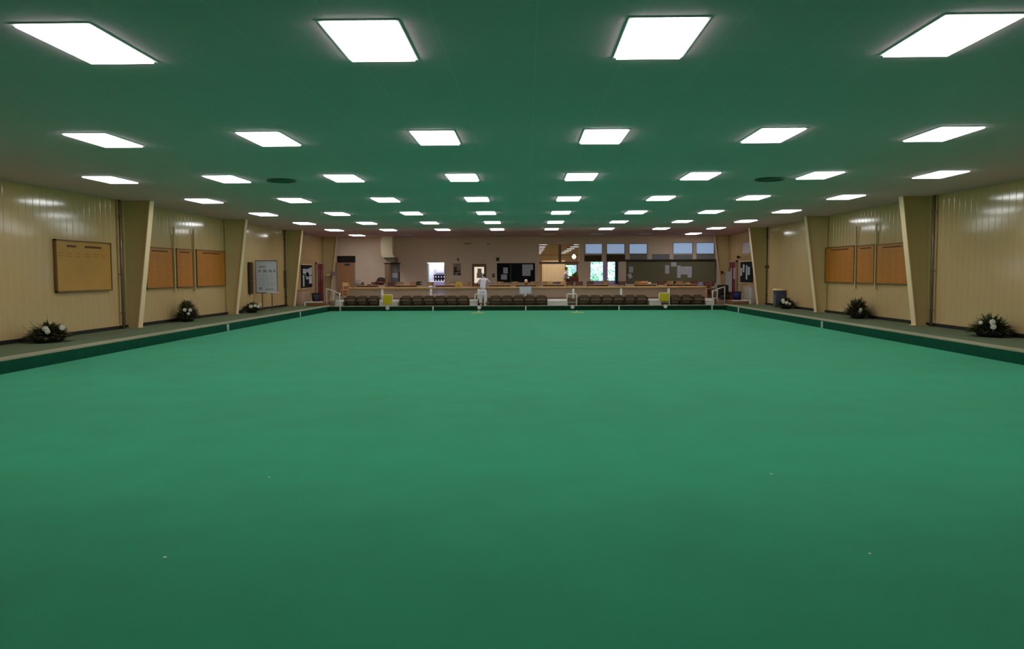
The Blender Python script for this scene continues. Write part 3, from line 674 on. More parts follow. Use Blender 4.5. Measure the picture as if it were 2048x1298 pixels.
obj('door', MB().rbox(a[0]+.03, a[1]-.03, YB-.2, YB-.18, ZP+.08, a[3]-.06, .004), mat('tan_wood', (0, 0, 0)), t)
obj('cornice', MB().box(a[0]-.02, st[1]+.05, YB-.2, YB-.002, a[3], a[3]+.07), m_brownpanel, t)
# brown door with dark transom at far left
a = rect(675.5, 526, 707, 577); tr = rect(675, 512, 711, 525)
root = struct('door_6', MB().box(a[0], a[1], YB-.05, YB-.002, ZP, a[3]), m_door)
obj('transom', MB().box(tr[0], tr[1], YB-.08, YB-.002, tr[2], tr[3]), mat('transom_dark', (.012, .008, .014), .3, .5), root)
fr = MB(); fr.box(a[1], a[1]+.12, YB-.07, YB-.002, ZP, a[3]); fr.box(a[0]-.1, a[0], YB-.07, YB-.002, ZP, a[3]); fr.box(a[0]-.1, a[1]+.12, YB-.07, YB-.002, a[3], tr[2]); obj('door_frame', fr, mat('door_frame_tan', (.42, .28, .18), .6, .3), root)
obj('closer', MB().rbox((a[0]+a[1])/2-.02, (a[0]+a[1])/2+.3, YB-.12, YB-.05, a[3]-.15, a[3]-.05, .01), m_bluegrey, root)

# boxed air duct
def dpt(x, y, Y): q = px(x, y, Y); return q
t = thing('air_duct', 'boxed cream air duct dropping from the ceiling at the back wall, left side', 'duct', (px(775, 500, 50)[0], 50, 2.7))
x0_, _ = px(762, 500, 49.6); x1_, _ = px(785, 500, 49.6); zt = px(775, 511, 49.6)[1]
obj('trunking', MB().prism([(x0_, ZC-.003), (x0_, zt+.08), (x0_+.1, zt-.12), (x1_+.12, zt-.12), (x1_, zt+.1), (x1_, ZC-.003)], 'y', 49.6, YB-.003), mat('duct_cream', (.88, .74, .50), .6, .3), t)
x2, z2 = px(800, 527, 49.9)
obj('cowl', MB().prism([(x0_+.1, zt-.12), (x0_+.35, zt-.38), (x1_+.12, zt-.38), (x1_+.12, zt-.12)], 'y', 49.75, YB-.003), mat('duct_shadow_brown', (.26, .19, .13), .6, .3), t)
sm = MB()
for zz in (zt+.5, zt+1.0):
    if zz < ZC-.05: sm.box(x0_-.02, x1_+.02, 49.58, 49.6, zz, zz+.03)
obj('seam_band', sm, m_plaster, t)

# posters, signs and small fittings on the back wall
a = rect(906.5, 527, 922, 551)
t = thing('poster', 'faded red-brown poster on the back wall beside the bright kitchen doorway', 'poster', ((a[0]+a[1])/2, YB, a[2]))
obj('sheet', MB().box(a[0], a[1], YB-.02, YB-.002, a[2], a[3]), mat('poster_base', (.40, .30, .24), .6, .2), t)
b = rect(908, 534, 914, 544); mm = MB().box(b[0], b[1], YB-.024, YB-.02, b[2], b[3]); b = rect(908, 541, 921, 543.5); mm.box(b[0], b[1], YB-.024, YB-.02, b[2], b[3]); obj('picture', mm, mat('poster_red', (.17, .05, .035), .6, .2), t)
b = rect(907, 544, 911, 550); mm = MB().box(b[0], b[1], YB-.024, YB-.02, b[2], b[3]); b = rect(915, 546, 922, 550.5); mm.box(b[0], b[1], YB-.024, YB-.02, b[2], b[3]); obj('caption_block', mm, mat('poster_dark', (.15, .10, .08), .6, .2), t)
a = rect(984, 547, 990, 555)
t = thing('wall_sign', 'small brown square sign right of the lit doorway', 'sign', ((a[0]+a[1])/2, YB, a[2])); obj('plate', MB().rbox(a[0], a[1], YB-.03, YB-.002, a[2], a[3], .005), mat('sign_mauve', (.25, .17, .15), .6, .3), t)
a = rect(992.5, 515, 998.5, 522)
t = thing('wall_speaker', 'small dark speaker box above the black noticeboard', 'speaker', ((a[0]+a[1])/2, YB, a[2])); obj('cabinet', MB().rbox(a[0], a[1], YB-.15, YB-.002, a[2], a[3], .015), mat('speaker_brown', (.13, .10, .06), .7, .2), t)
obj('grille', MB().box(a[0]+.03, a[1]-.03, YB-.155, YB-.15, a[2]+.03, a[3]-.03), m_brownpanel, t)
t = thing('wall_speaker', 'small dark fitting above the faded red-brown poster', 'speaker', (px(916, 518, YB)[0], YB, 2.8)); a = rect(915, 516, 918, 522); obj('cabinet', MB().rbox(a[0], a[1], YB-.08, YB-.002, a[2], a[3], .01), mat('speaker_olive', (.2, .16, .10), .7, .2), t)
for (xx, yy, ww, lab) in ((935, 487, 15, 'faint long grille high on the back wall above the poster'), (977, 488, 7, 'faint short grille high on the back wall above the lit doorway')):
    a = rect(xx-ww/2, yy-2, xx+ww/2, yy+1.5); t = thing('wall_grille', lab, 'air vent', ((a[0]+a[1])/2, YB, a[2]), 0, 'faint grilles high on the back wall')
    mb = MB()
    for k in range(3): mb.box(a[0], a[1], YB-.02, YB-.002, a[2]+k*.035, a[2]+k*.035+.02)
    obj('slats', mb, mat('grille_brown', (.30, .22, .15), .7, .2), t)
def notice(name, r, m, lab, sheets, Y=YB, d=.05, mf=None, tilt=None):
    xa, xb, za, zb = r
    t = thing(name, lab, 'noticeboard', ((xa+xb)/2, Y, za))
    obj('board', MB().box(xa, xb, Y-d, Y-.002, za, zb), m, t)
    fr = MB(); w2 = .035; fr.box(xa-w2, xb+w2, Y-d-.02, Y-.002, zb, zb+w2); fr.box(xa-w2, xb+w2, Y-d-.02, Y-.002, za-w2, za); fr.box(xa-w2, xa, Y-d-.02, Y-.002, za, zb); fr.box(xb, xb+w2, Y-d-.02, Y-.002, za, zb)
    obj('frame', fr, mf or m_leg, t)
    for s in sheets:
        a = rect(*s[:4], Y); rot = (0, s[4], 0) if len(s) > 4 else None
        sh = obj('notice_sheet', MB().box(a[0], a[1], Y-d-.01, Y-d, a[2], a[3], rot), m_paper, t)
        lm = MB(); n = max(2, int((a[3]-a[2])/.07))
        for k in range(1, n): lm.box(a[0]+.03, a[1]-.03-.05*(k % 3), Y-d-.013, Y-d-.01, a[3]-k*(a[3]-a[2])/n, a[3]-k*(a[3]-a[2])/n+.012, rot, ((a[0]+a[1])/2, Y-d, (a[2]+a[3])/2))
        obj('print_lines', lm, m_paperline, sh)
    return t
t = notice('black_noticeboard', rect(995, 527.5, 1069, 563.5), m_darkboard, 'large black noticeboard with a few white sheets in the middle of the back wall', [(1006.5, 535, 1015.5, 547), (1002, 549, 1014, 559), (1044.5, 529, 1066, 540), (1044.5, 540, 1061, 551.5)])
mm = MB(); xm = px(1021.5, 545, YB)[0]; a = rect(995, 527.5, 1069, 563.5); mm.box(xm-.015, xm+.015, YB-.08, YB-.05, a[2], a[3]); obj('sliding_edge', mm, m_sil, t)
t = notice('olive_noticeboard', rect(1254, 523.6, 1430, 565), m_olive, 'very wide olive noticeboard with scattered papers on the right of the back wall',
   [(1258, 533, 1266, 545), (1256, 547, 1263.5, 557, -.45), (1330, 530.5, 1338, 547), (1342, 524.5, 1352.5, 533), (1354, 531, 1361, 555.5), (1361.5, 533, 1375, 549), (1375, 533, 1383, 555)], mf=m_brownpanel)
a = rect(1249, 519.2, 1430, 521.2)
tag(obj('shelf_rail', MB().box(a[0], a[1], YB-.14, YB-.002, a[2], a[3]), m_leg), 'long dark rail above the olive noticeboard', 'rail')
# counter under the olive board
a = rect(1254, 567, 1432, 578)
t = thing('sideboard', 'long reddish brown sideboard under the olive noticeboard', 'sideboard', ((a[0]+a[1])/2, 50.5, ZP))
zt_ = px(1340, 568, 50.5)[1]-.18
obj('body', MB().rbox(a[0]+.1, a[1]-.5, 50.3, YB-.03, ZP, zt_, .01), m_redwood, t); obj('top', MB().rbox(a[0]+.05, a[1]-.45, 50.25, YB-.02, zt_, zt_+.04, .01), m_wood, t)
for k in range(5):
    xa = a[0]+.15+k*(a[1]-.65-a[0])/5; d = obj('door', MB().rbox(xa, xa+(a[1]-.75-a[0])/5, 50.28, 50.3, ZP+.06, zt_-.05, .004), m_redwood, t); obj('knob', MB().ball((xa+.12, 50.26, zt_-.25), .02, 8), m_sil, d)
SB = zt_+.04
def folder(x, w2, h2, m, lab, Y=50.45):
    t = thing('file_box', lab, 'box', (x, Y, SB), 0, 'boxes and folders on the sideboard')
    obj('case', MB().rbox(x-w2/2, x+w2/2, Y-.12, Y+.12, SB, SB+h2, .01), m, t); obj('spine_label', MB().box(x-w2/4, x+w2/4, Y-.124, Y-.12, SB+h2*.4, SB+h2*.7), m_paper, t)
m_pinkw = mat('box_pink', (.55, .38, .36), .6, .3); m_lil = mat('box_lilac', (.32, .28, .46), .6, .3)
folder(px(1377, 570, 50.45)[0], .36, .26, m_orange, 'orange-tan box on the sideboard under the wall papers')
folder(px(1389, 570, 50.45)[0], .24, .24, m_pinkw, 'pinkish box right of the orange-tan one on the sideboard')
folder(px(1401, 570, 50.45)[0], .30, .26, m_lil, 'lilac box on the sideboard')
folder(px(1360, 570, 50.45)[0], .34, .18, m_orange, 'low orange box at the left end of the sideboard boxes')
folder(px(1418, 570, 50.45)[0], .6, .2, m_redwood, 'dark red case on the right end of the sideboard')
x_, z_ = px(1344, 566, 50.4)
t = thing('till_machine', 'dark boxy machine on the sideboard, left of the boxes', 'machine', (x_, 50.5, SB))
obj('body', MB().rbox(x_-.26, x_+.2, 50.4, 50.75, SB, SB+.30, .03), m_leg, t); obj('screen', MB().box(x_-.2, x_+.14, 50.38, 50.4, SB+.12, SB+.26), m_darkboard, t)

# ------------------------------------------------------------------ balustrade of smoked panels with wooden rail
Yr = 43.35
def X(p, Y=Yr): return px(p, 580, Y)[0]
t = thing('balustrade', 'long low balustrade of smoky clear panels with a wooden top rail on the far platform', 'balustrade', (0, Yr, ZP))
rx0, rx1 = X(697), X(1412); zr = 1.10
obj('handrail', MB().rbox(rx0, rx1, Yr-.06, Yr+.06, zr-.03, zr+.08, .02), mat('rail_wood', (.56, .30, .12), .5, .4, noise=.2, nscale=3), t)
obj('bottom_rail', MB().rbox(rx0, rx1, Yr-.03, Yr+.03, ZP, ZP+.05, .01), m_redwood, t)
posts = [697, 764.5, 862, 957, 1051, 1146.5, 1242, 1337, 1412]
for i, p in enumerate(posts):
    x_ = X(p); obj('post', MB().rbox(x_-.06, x_+.06, Yr-.05, Yr+.05, ZP, zr, .01), m_white if 0 < i < 8 else m_wood, t)
    if i: obj('panel', MB().box(X(posts[i-1])+.06, x_-.06, Yr-.006, Yr+.006, ZP+.05, zr), m_glass, t)
# front face of the platform seen between the seats
struct('trim_6', MB().box(-10.2, 10.2, PY-.03, PY, ZB, ZP), mat('riser_brown', (.16, .10, .06), .6, .3, noise=.1, nscale=4))
struct('trim_7', MB().box(-10.2, 10.2, PY-.05, PY-.03, ZB+.09, ZB+.16), m_strip)

# low seats in front of the balustrade
seat = thing('low_chair', 'x', 'chair', (0, 0, 0), 0, 'low dark upholstered chairs along the far bank')
W = .60
local('cushion', MB().rbox(-.25, .25, -.24, .18, .22, .32, .03), m_seat, seat)
bk = MB(); prof = [(-.27, .26), (-.27, .44), (-.22, .50), (-.12, .525), (.12, .525), (.22, .50), (.27, .44), (.27, .26)]
bk.prism(prof, 'y', .16, .24); local('backrest', bk, m_seat, seat)
for s_ in (-1, 1):
    for yy in (-.2, .2): local('leg', MB().rbox(s_*.262-.035, s_*.262+.035, yy-.03, yy+.03, 0, .36 if yy < 0 else .44, .008), m_leg, seat)
    local('armrest', MB().rbox(s_*.262-.035, s_*.262+.035, -.24, .24, .36, .42, .012), m_leg, seat)
ys = 42.62
spans = [(690, 3, 'far left'), (801, 6, 'left of the person in white'), (980, 5, 'right of the person in white'), (1157, 6, 'right of the white hoop'), (1339, 3, 'far right')]
firsts = True
for (p0, n, lab) in spans:
    xs0 = px(p0, 600, ys)[0]+W/2
    for k in range(n):
        L = 'low dark padded chair, %s of %d in the run %s' % (ORD[k], n, lab); loc = (xs0+k*.602, ys, ZB)
        if firsts: seat.location = loc; seat['label'] = L; firsts = False
        else: dup(seat, loc, 0, L)

# white step boxes
def steps(p0, p1, lab, hgt=.32):
    xa = px(p0, 605, 42.7)[0]; xb = px(p1, 605, 42.7)[0]
    t = thing('white_step_box', lab, 'steps', ((xa+xb)/2, 42.7, ZB), 0, 'white wooden steps up to the far platform')
    obj('lower_riser', MB().box(xa, xb, 42.45, 42.96, ZB, ZB+hgt*.62), m_white, t); obj('upper_tread', MB().rbox(xa-.02, xb+.02, 42.62, 42.96, ZB+hgt*.62, ZB+hgt, .01), m_white, t)
    obj('tread_line', MB().box(xa, xb, 42.44, 42.45, ZB+hgt*.58, ZB+hgt*.62), m_greypanel, t)
steps(760, 797, 'white steps behind the left yellow sign'); steps(940, 955, 'white steps at the left of the person in white')
steps(1095, 1133, 'white steps just left of the right-hand plain white hoop'); steps(1297.5, 1321, 'white steps behind the right yellow sign')
steps(672, 688, 'small white steps at the left end of the far bank'); steps(1409, 1427, 'small white steps at the right end of the far bank')

# white hoops on the bank edge, two carrying yellow signs
def hoop(p0, p1, top, lab, sign=None, tall=None):
    Y = 41.98; xa = px(p0, 600, Y)[0]; xb = px(p1, 600, Y)[0]; zt = px(p0, top, Y)[1]; r = .028
    t = thing('white_hoop_rail', lab, 'handrail', ((xa+xb)/2, Y, ZB+.012), 0, 'white grab rails on the edge of the far bank')
    obj('hoop', MB().tube([(xa, Y, ZB+.012), (xa, Y, zt-.06), (xa+.015, Y, zt-.015), (xa+.06, Y, zt), (xb-.06, Y, zt), (xb-.015, Y, zt-.015), (xb, Y, zt-.06), (xb, Y, ZB+.012)], r, 10), m_white, t)
    bp = MB()
    for x_ in (xa, xb): bp.lathe((x_, Y, ZB+.012), [(.06, 0), (.06, .012), (.03, .02)], 12)
    obj('foot_plate', bp, m_white, t)
    if sign:
        zb_ = px(p0, sign, Y)[1]
        s = thing('yellow_sign', 'blank yellow card hanging in the %s white hoop' % ('left' if p0 < 1000 else 'right'), 'sign', ((xa+xb)/2, Y-.04, zb_), 0, 'yellow cards on the far bank')
        obj('card', MB().rbox(xa+.03, xb-.03, Y-.05, Y-.035, zb_, zt+.015, .004), m_yellow, s)
        obj('hanging_hook', MB().tube([(xa+.1, Y-.04, zt), (xa+.1, Y+.0, zt+.035), (xa+.1, Y+.035, zt+.01)], .006, 6), m_yellow, s)
hoop(766, 785, 590, 'white hoop with a yellow sign, leftmost on the far bank', 608)
hoop(950, 969, 588.5, 'plain white hoop in front of the person in white')
hoop(1134, 1153, 588, 'plain white hoop right of centre on the far bank')
hoop(1318, 1338.5, 586.5, 'white hoop with a yellow sign, rightmost on the far bank', 602)

# end handrails with steps down to the green
def end_rail(side):
    lab = 'white tubular handrail sloping down to the green at the far %s corner' % ('left' if side < 0 else 'right')
    if side < 0: P = [(680, 588, 41.75), (667, 582, 42.4), (653, 577.5, 43.1)]
    else: P = [(1424.5, 583, 41.75), (1435, 578, 42.4), (1449.5, 573.5, 43.1)]
    pts = [(px(a, b2, Y)[0], Y, px(a, b2, Y)[1]) for a, b2, Y in P]
    t = thing('end_handrail', lab, 'handrail', (pts[0][0], 41.75, ZB), 0, 'sloping white handrails at the far corners')
    obj('top_rail', MB().tube(pts, .03, 8), m_white, t)
    for k, p in enumerate(pts):
        zb_ = [-.12, ZB+.21, ZB+.0][k]; yy = p[1] if k else 41.66
        obj('post', MB().tube([(p[0], p[1]-(.09 if not k else 0), zb_), (p[0], p[1]-(.09 if not k else 0), p[2]-.02), (p[0], p[1], p[2])], .028, 8), m_white, t)
    a, b2 = pts[0], pts[1]; obj('lower_rail', MB().tube([(a[0], a[1], .56), (b2[0], b2[1], .56)], .02, 8), m_white, t)
end_rail(-1); end_rail(1)
for side, (xa, xb), lab in ((-1, (-10.32, -10.12), 'brown wooden corner block at the left end of the far bank'), (1, (9.9, 10.27), 'brown wooden corner block at the right end of the far bank')):
    t = thing('corner_block', lab, 'block', ((xa+xb)/2, 42.5, ZB+.012), 0, 'brown corner blocks on the far bank')
    obj('body', MB().rbox(xa, xb, 42.2, 42.98, ZB+.0, ZB+.18, .012), mat('block_brown', (.27, .17, .11), .7, .2), t)
    obj('lid', MB().rbox(xa-.01, xb+.01, 42.18, 42.99, ZB+.18, ZB+.21, .008), mat('block_brown', (0, 0, 0)), t)

# markers on the far bank face
for i, p in enumerate((775, 958.5, 1145, 1331)):
    x_, z_ = px(p, 616-(.006*(p-775)), BY1-.03)
    t = thing('rink_number_disc', 'small white round rink marker on the far bank face, %s from the left' % ORD[i], 'marker', (x_, BY1-.03, z_), 0, 'round white rink markers')
    mb = MB(); mb.prism([(x_+.10*math.cos(2*PI*k/20), z_+.10*math.sin(2*PI*k/20)) for k in range(20)], 'y', BY1-.035, BY1-.008); obj('disc', mb, m_white, t)
    obj('backing', MB().box(x_-.04, x_+.04, BY1-.01, BY1, z_-.14, z_-.02), m_black, t)
for i, p in enumerate((680.5, 866, 1051.5, 1238, 1424)):
    x_ = px(p, 616, BY1-.03)[0]
    t = thing('rink_boundary_peg', 'slim white boundary peg on the far bank face, %s from the left' % ORD[i], 'marker', (x_, BY1-.04, -.12), 0, 'slim white boundary pegs')
    obj('peg', MB().rbox(x_-.035, x_+.035, BY1-.06, BY1-.02, -.05, ZB-.02, .008), m_white, t); obj('clip', MB().box(x_-.02, x_+.02, BY1-.06, BY1+.0, ZB-.03, ZB-.015), m_white, t)
# distance markers on the side ditches
m_mk = mat('marker_pale_green', (.45, .60, .52), .5, .3)
for x_, y_, lab in ((BX0+.03, 27.6, 'small pale distance marker on the left ditch wall'), (BX1-.03, 28.2, 'small pale distance marker on the right ditch wall'), (BX0+.03, 36.5, 'small pale distance marker near the far end of the left ditch'), (BX1-.03, 39.3, 'small pale distance marker near the far end of the right ditch')):
    t = thing('distance_marker', lab, 'marker', (x_, y_, -.12), 0, 'distance markers in the side ditches')
    obj('plate', MB().rbox(x_-.02, x_+.02, y_-.06, y_+.06, -.05, ZB-.03, .006), m_mk, t); obj('stake', MB().box(x_-.01, x_+.01, y_-.015, y_+.015, -.12, -.05), m_mk, t)

# delivery mats with jacks on the green
for i, (x_, y_, lab, g1) in enumerate(((-2.37, 38.75, 'flat yellow-green mat on the far end of the green, left of centre', True), (2.44, 38.9, 'flat yellow-green mat on the far end of the green, right of centre', True))):
    t = thing('delivery_mat', lab, 'mat', (x_, y_, 0), 0, 'yellow-green mats on the green')
    obj('sheet', MB().rbox(x_-.30, x_+.30, y_-.48, y_+.48, 0, .012, .004), mat('mat_yellow_green', (.36, .45, .14), .6, .3), t); obj('border', MB().box(x_-.32, x_+.32, y_-.51, y_+.51, 0, .005), mat('mat_edge_green', (.15, .35, .10), .7, .2), t)
    jb = tag(obj('jack_ball', MB().ball((0, 0, .035), .04 if i else .055, 14), m_white), 'small white jack on the %s yellow-green mat' % ('left' if i == 0 else 'right'), 'ball', 'white jacks'); jb.location = (x_+(.05 if i == 0 else -.05), y_+.05, .017 if i else .032)
for (x_, y_, lab) in ((-2.42, 5.24, 'tiny white centre spot, near left on the green'), (2.29, 5.34, 'tiny white centre spot, near right on the green'), (-2.4, 7.36, 'tiny pale spot farther out, left on the green'), (2.28, 7.49, 'tiny pale spot farther out, right on the green')):
    tag(obj('marker_spot', MB().lathe((x_, y_, 0), [(.012, 0), (.012, .003), (.001, .004)], 12), m_white), lab, 'marker', 'tiny white spots on the green')

# ------------------------------------------------------------------ tables and chairs on the platform
tab = thing('club_table', 'x', 'table', (0, 0, 0), 0, 'wooden tables behind the balustrade')
local('tabletop', MB().rbox(-.62, .62, -.36, .36, .70, .74, .012), m_wood, tab)
for sx in (-1, 1):
    for sy in (-1, 1): local('leg', MB().tube([(sx*.54, sy*.28, 0), (sx*.54, sy*.28, .70)], .022, 8), m_leg, tab)
local('apron', MB().box(-.55, .55, -.29, .29, .64, .70), m_redwood, tab)
tables = [735, 812, 893, 1000, 1052, 1107, 1195, 1290, 1372]
tn = ['far left end', 'second from the left', 'in front of the bright kitchen', 'by the person in white', 'behind the hanging white sheet', 'below the serving hatch', 'below the garden window', 'third from the right end', 'right end']
YT = 44.6
for i, p in enumerate(tables):
    L = 'wooden table behind the balustrade, %s' % tn[i]; loc = (px(p, 580, YT)[0], YT, ZP)
    if i == 0: tab.location = loc; tab['label'] = L
    else: dup(tab, loc, 0, L)
def mkchair(m1, m2):
    c = thing('club_chair', 'x', 'chair', (0, 0, 0), 0, 'chairs around the platform tables')
    local('seat', MB().rbox(-.22, .22, -.22, .22, .43, .49, .02), m2, c)
    bk = MB(); 
    arc = [(.21*math.sin(a_), -.16-.10*math.cos(a_)+.08) for a_ in [(-1.25+2.5*i/8) for i in range(9)]]
    bk.prism([(x_, y_) for x_, y_ in arc]+[(x_*.9, y_+.03) for x_, y_ in reversed(arc)], 'z', .68, .90)
    local('backrest', bk, m1, c)
    for sx in (-1, 1):
        local('leg', MB().tube([(sx*.19, -.19, 0), (sx*.19, -.17, .43), (sx*.17, -.17, .9)], .018, 8), m1, c); local('leg', MB().tube([(sx*.19, .19, 0), (sx*.19, .19, .44)], .018, 8), m1, c)
    return c
protos = {}
def chair(p, Y, rz, kind, lab):
    m1, m2 = {'red': (m_redwood, m_redwood), 'wood': (m_wood2, m_orange), 'oak': (m_wood, m_redwood)}[kind]
    loc = (px(p, 575, Y)[0], Y, ZP); L = {'red': 'dark red-brown', 'wood': 'pale wooden', 'oak': 'tan wooden'}[kind]+' chair '+lab
    if kind not in protos: c = mkchair(m1, m2); protos[kind] = c; c.location = loc; c.rotation_euler = (0, 0, rz); c['label'] = L
    else: dup(protos[kind], loc, rz, L)
chair(690, 45.0, .6, 'wood', 'turned beside the left end table'); chair(720, 45.3, 3.2, 'red', 'behind the left end table, left side'); chair(748, 45.3, 3.0, 'red', 'behind the left end table, right side')
chair(800, 45.3, 3.3, 'oak', 'behind the second table, left side'); chair(825, 45.3, 3.0, 'oak', 'behind the second table, right side')
chair(908, 45.3, 3.1, 'oak', 'behind the table in front of the bright kitchen'); chair(933, 45.2, 2.6, 'oak', 'turned at the right of the kitchen table')
chair(1000, 45.4, 3.1, 'oak', 'behind the table by the person in white'); chair(1030, 45.3, 3.2, 'oak', 'right behind the table by the person in white')
chair(1087, 45.3, 3.2, 'oak', 'behind the table below the hatch, left side'); chair(1098, 46.2, .2, 'wood', 'standing back below the hatch, left'); chair(1128, 46.1, -.1, 'wood', 'standing back below the hatch, right')
chair(1160, 45.3, 3.4, 'red', 'left of the table below the garden window'); chair(1180, 45.5, 3.0, 'red', 'behind the table below the garden window'); chair(1210, 45.5, 3.1, 'oak', 'behind that same table, right side')
chair(1277, 45.3, 3.2, 'oak', 'behind the third table from the right'); chair(1288, 46.2, .1, 'wood', 'standing back by the third table from the right'); chair(1322, 45.3, 3.0, 'red', 'between the two right tables')
chair(1360, 45.4, 3.2, 'oak', 'behind the right end table, left side'); chair(1388, 45.4, 3.0, 'red', 'behind the right end table, right side'); chair(1420, 45.0, -.8, 'red', 'turned at the far right end of the platform')
for p, kind, lab in ((782, 'red', 'in the gap between the first two tables'), (860, 'oak', 'left of the bright kitchen doorway'), (960, 'red', 'just left of the person in white'), (1067, "oak", 'right of the hanging white sheet'),
                     (1140, 'red', 'below the right edge of the hatch'), (1243, 'red', 'just right of the garden window'), (1341, 'oak', 'below the dark boxy machine')):
    chair(p, 45.6, 3.1+.2*math.sin(p), kind, lab)
ZT = ZP+.74
def small(name, lab, cat, p, parts, grp='small things on the platform tables', Y=44.45, z=None):
    x_ = px(p, 575, Y)[0]; z_ = ZT if z is None else z
    t = thing(name, lab, cat, (x_, Y, z_), 0, grp)
    for nm, mb, m in parts: local(nm, mb, m, t)
def bowl(r, h2): return MB().lathe((0, 0, 0), [(r*.4, 0), (r*.8, h2*.4), (r, h2), (r*.93, h2), (r*.7, h2*.4), (.001, h2*.2)], 18)
small('brown_basket', 'round brown basket heaped with dark things on the left end table', 'basket', 762, [('basket', bowl(.26, .22), m_redwood), ('bundle', MB().ball((-.06, 0, .28), (.17, .15, .15), 12).ball((.1, .02, .3), (.14, .14, .13), 12).ball((-.2, 0, .16), (.12, .12, .1), 10), m_leg), ('handle', MB().tube([(-.24, 0, .2), (-.15, 0, .38), (0, 0, .44), (.15, 0, .38), (.24, 0, .2)], .015, 6), m_redwood)], Y=44.7)
small('grey_bag', 'soft grey bag on the left end table', 'bag', 717, [('body', MB().rbox(-.2, .2, -.1, .1, 0, .2, .05), m_greypanel), ('strap', MB().tube([(-.12, 0, .19), (-.06, 0, .28), (.06, 0, .28), (.12, 0, .19)], .012, 6), m_greypanel)], Y=44.75)
small('dark_radio', 'small dark box with a white knob on the second table', 'radio', 839, [('case', MB().rbox(-.17, .13, -.08, .08, 0, .2, .02), m_leg), ('knob', MB().ball((.09, -.09, .09), .035, 8), m_white)], z=ZT)
small('white_cup', 'small white cup on the table third from the right', 'cup', 1299, [('bowl', bowl(.08, .11), m_white), ('saucer', MB().lathe((0, 0, 0), [(.05, 0), (.12, .012), (.12, .018), (.001, .006)], 16), m_white), ('handle', MB().tube([(.07, 0, .09), (.12, 0, .08), (.11, 0, .04), (.06, 0, .035)], .01, 6), m_white)])
small('gift_basket', 'small brown basket with white top right of the person in white', 'basket', 1052, [('basket', bowl(.12, .12), m_redwood), ('white_top', MB().ball((0, 0, .23), (.085, .085, .07), 12), m_white), ('filling', MB().ball((0, 0, .14), (.1, .1, .07), 10), m_orange)])
small('red_tray', 'flat dark red tray on the left end table', 'tray', 742, [('tray', MB().rbox(-.2, .2, -.12, .12, 0, .05, .015), m_redwood), ('content', MB().rbox(-.15, .15, -.08, .08, .05, .07, .008), m_pinkw)])
small('orange_cushion', 'rounded orange cushion on the table third from the right', 'cushion', 1286, [('cover', MB().ball((0, 0, .07), (.24, .14, .07), 14), m_orange), ('piping', MB().lathe((0, 0, .065), [(.245, 0), (.25, .008), (.245, .016)], 20, 1, .6), m_wood)])
for p, lab, m in ((802, 'left end of the second table', m_pinkw), (905, 'table in front of the bright kitchen', m_white), (1108, 'table below the hatch', m_white), (1222, 'table below the garden window', m_pinkw)):
    small('serving_dish', 'shallow pale dish on the %s' % lab, 'dish', p, [('dish', bowl(.13, .05), m)], 'shallow dishes on the platform tables')
# ochre cushion on a chair back
x_ = px(921, 577, 45.0)[0]
t = thing('ochre_cushion', 'round ochre cushion standing by the table in front of the bright kitchen', 'cushion', (x_, 44.0, ZP))
obj('cover', MB().ball((x_, 44.0, ZP+.52+.16), (.22, .08, .26), 16), m_ochre, t); obj('stand', MB().tube([(x_, 44.0, ZP), (x_, 44.0, ZP+.5)], .03, 8), m_leg, t)
# white cloth over the rail
xa, xb = px(1039, 580, Yr)[0], px(1063, 580, Yr)[0]
t = thing('white_notice', 'white sheet hung over the balustrade rail beside the middle post', 'notice', ((xa+xb)/2, Yr-.07, .82))
n = 14; cp = [(xa+(xb-xa)*i/n, Yr-.082+.008*math.sin(i*1.7)) for i in range(n+1)]
obj('sheet', MB().prism(cp+[(a, b2+.006) for a, b2 in reversed(cp)], 'z', .80, 1.19), m_paper, t)
obj('folded_top', MB().box(xa, xb, Yr-.082, Yr+.07, 1.184, 1.19), m_paper, t)

# fittings at the far left corner
x_ = px(664, 550, 49.6)[0]
t = thing('hand_dryer_box', 'grey wall box on the far left corner column', 'box', (x_, 49.9, 1.6)); a = rect(661, 544, 671, 551, 50.05)
obj('body', MB().rbox(a[0], a[1], 49.93, 50.13, a[2], a[3]+.02, .02), mat('box_grey', (.25, .23, .19), .5, .3), t); obj('tray', MB().rbox(a[0]-.25, a[0], 49.95, 50.1, a[2], a[2]+.08, .01), m_flange, t)
a = rect(1442, 542, 1447.5, 546.5, 50.1)
t = thing('wall_speaker', 'small dark knob-like fitting on the far right corner column', 'fitting', (a[0], 50.1, a[2])); obj('cabinet', MB().ball(((a[0]+a[1])/2, 50.15, (a[2]+a[3])/2), .09, 10), m_leg, t); obj('bracket', MB().box((a[0]+a[1])/2-.02, (a[0]+a[1])/2+.02, 50.15, 50.3, (a[2]+a[3])/2-.02, (a[2]+a[3])/2+.02), m_leg, t)
a = rect(1478, 509, 1484, 514, 47.2)
t = thing('wall_speaker', 'small dark lamp-like fitting above the right noticeboard', 'fitting', (12.3, 47.5, a[2])); obj('cabinet', MB().ball((12.33, 47.5, a[2]), (.1, .12, .09), 10), m_leg, t); obj('bracket', MB().box(12.35, 12.48, 47.47, 47.53, a[2]-.02, a[2]+.02), m_leg, t)
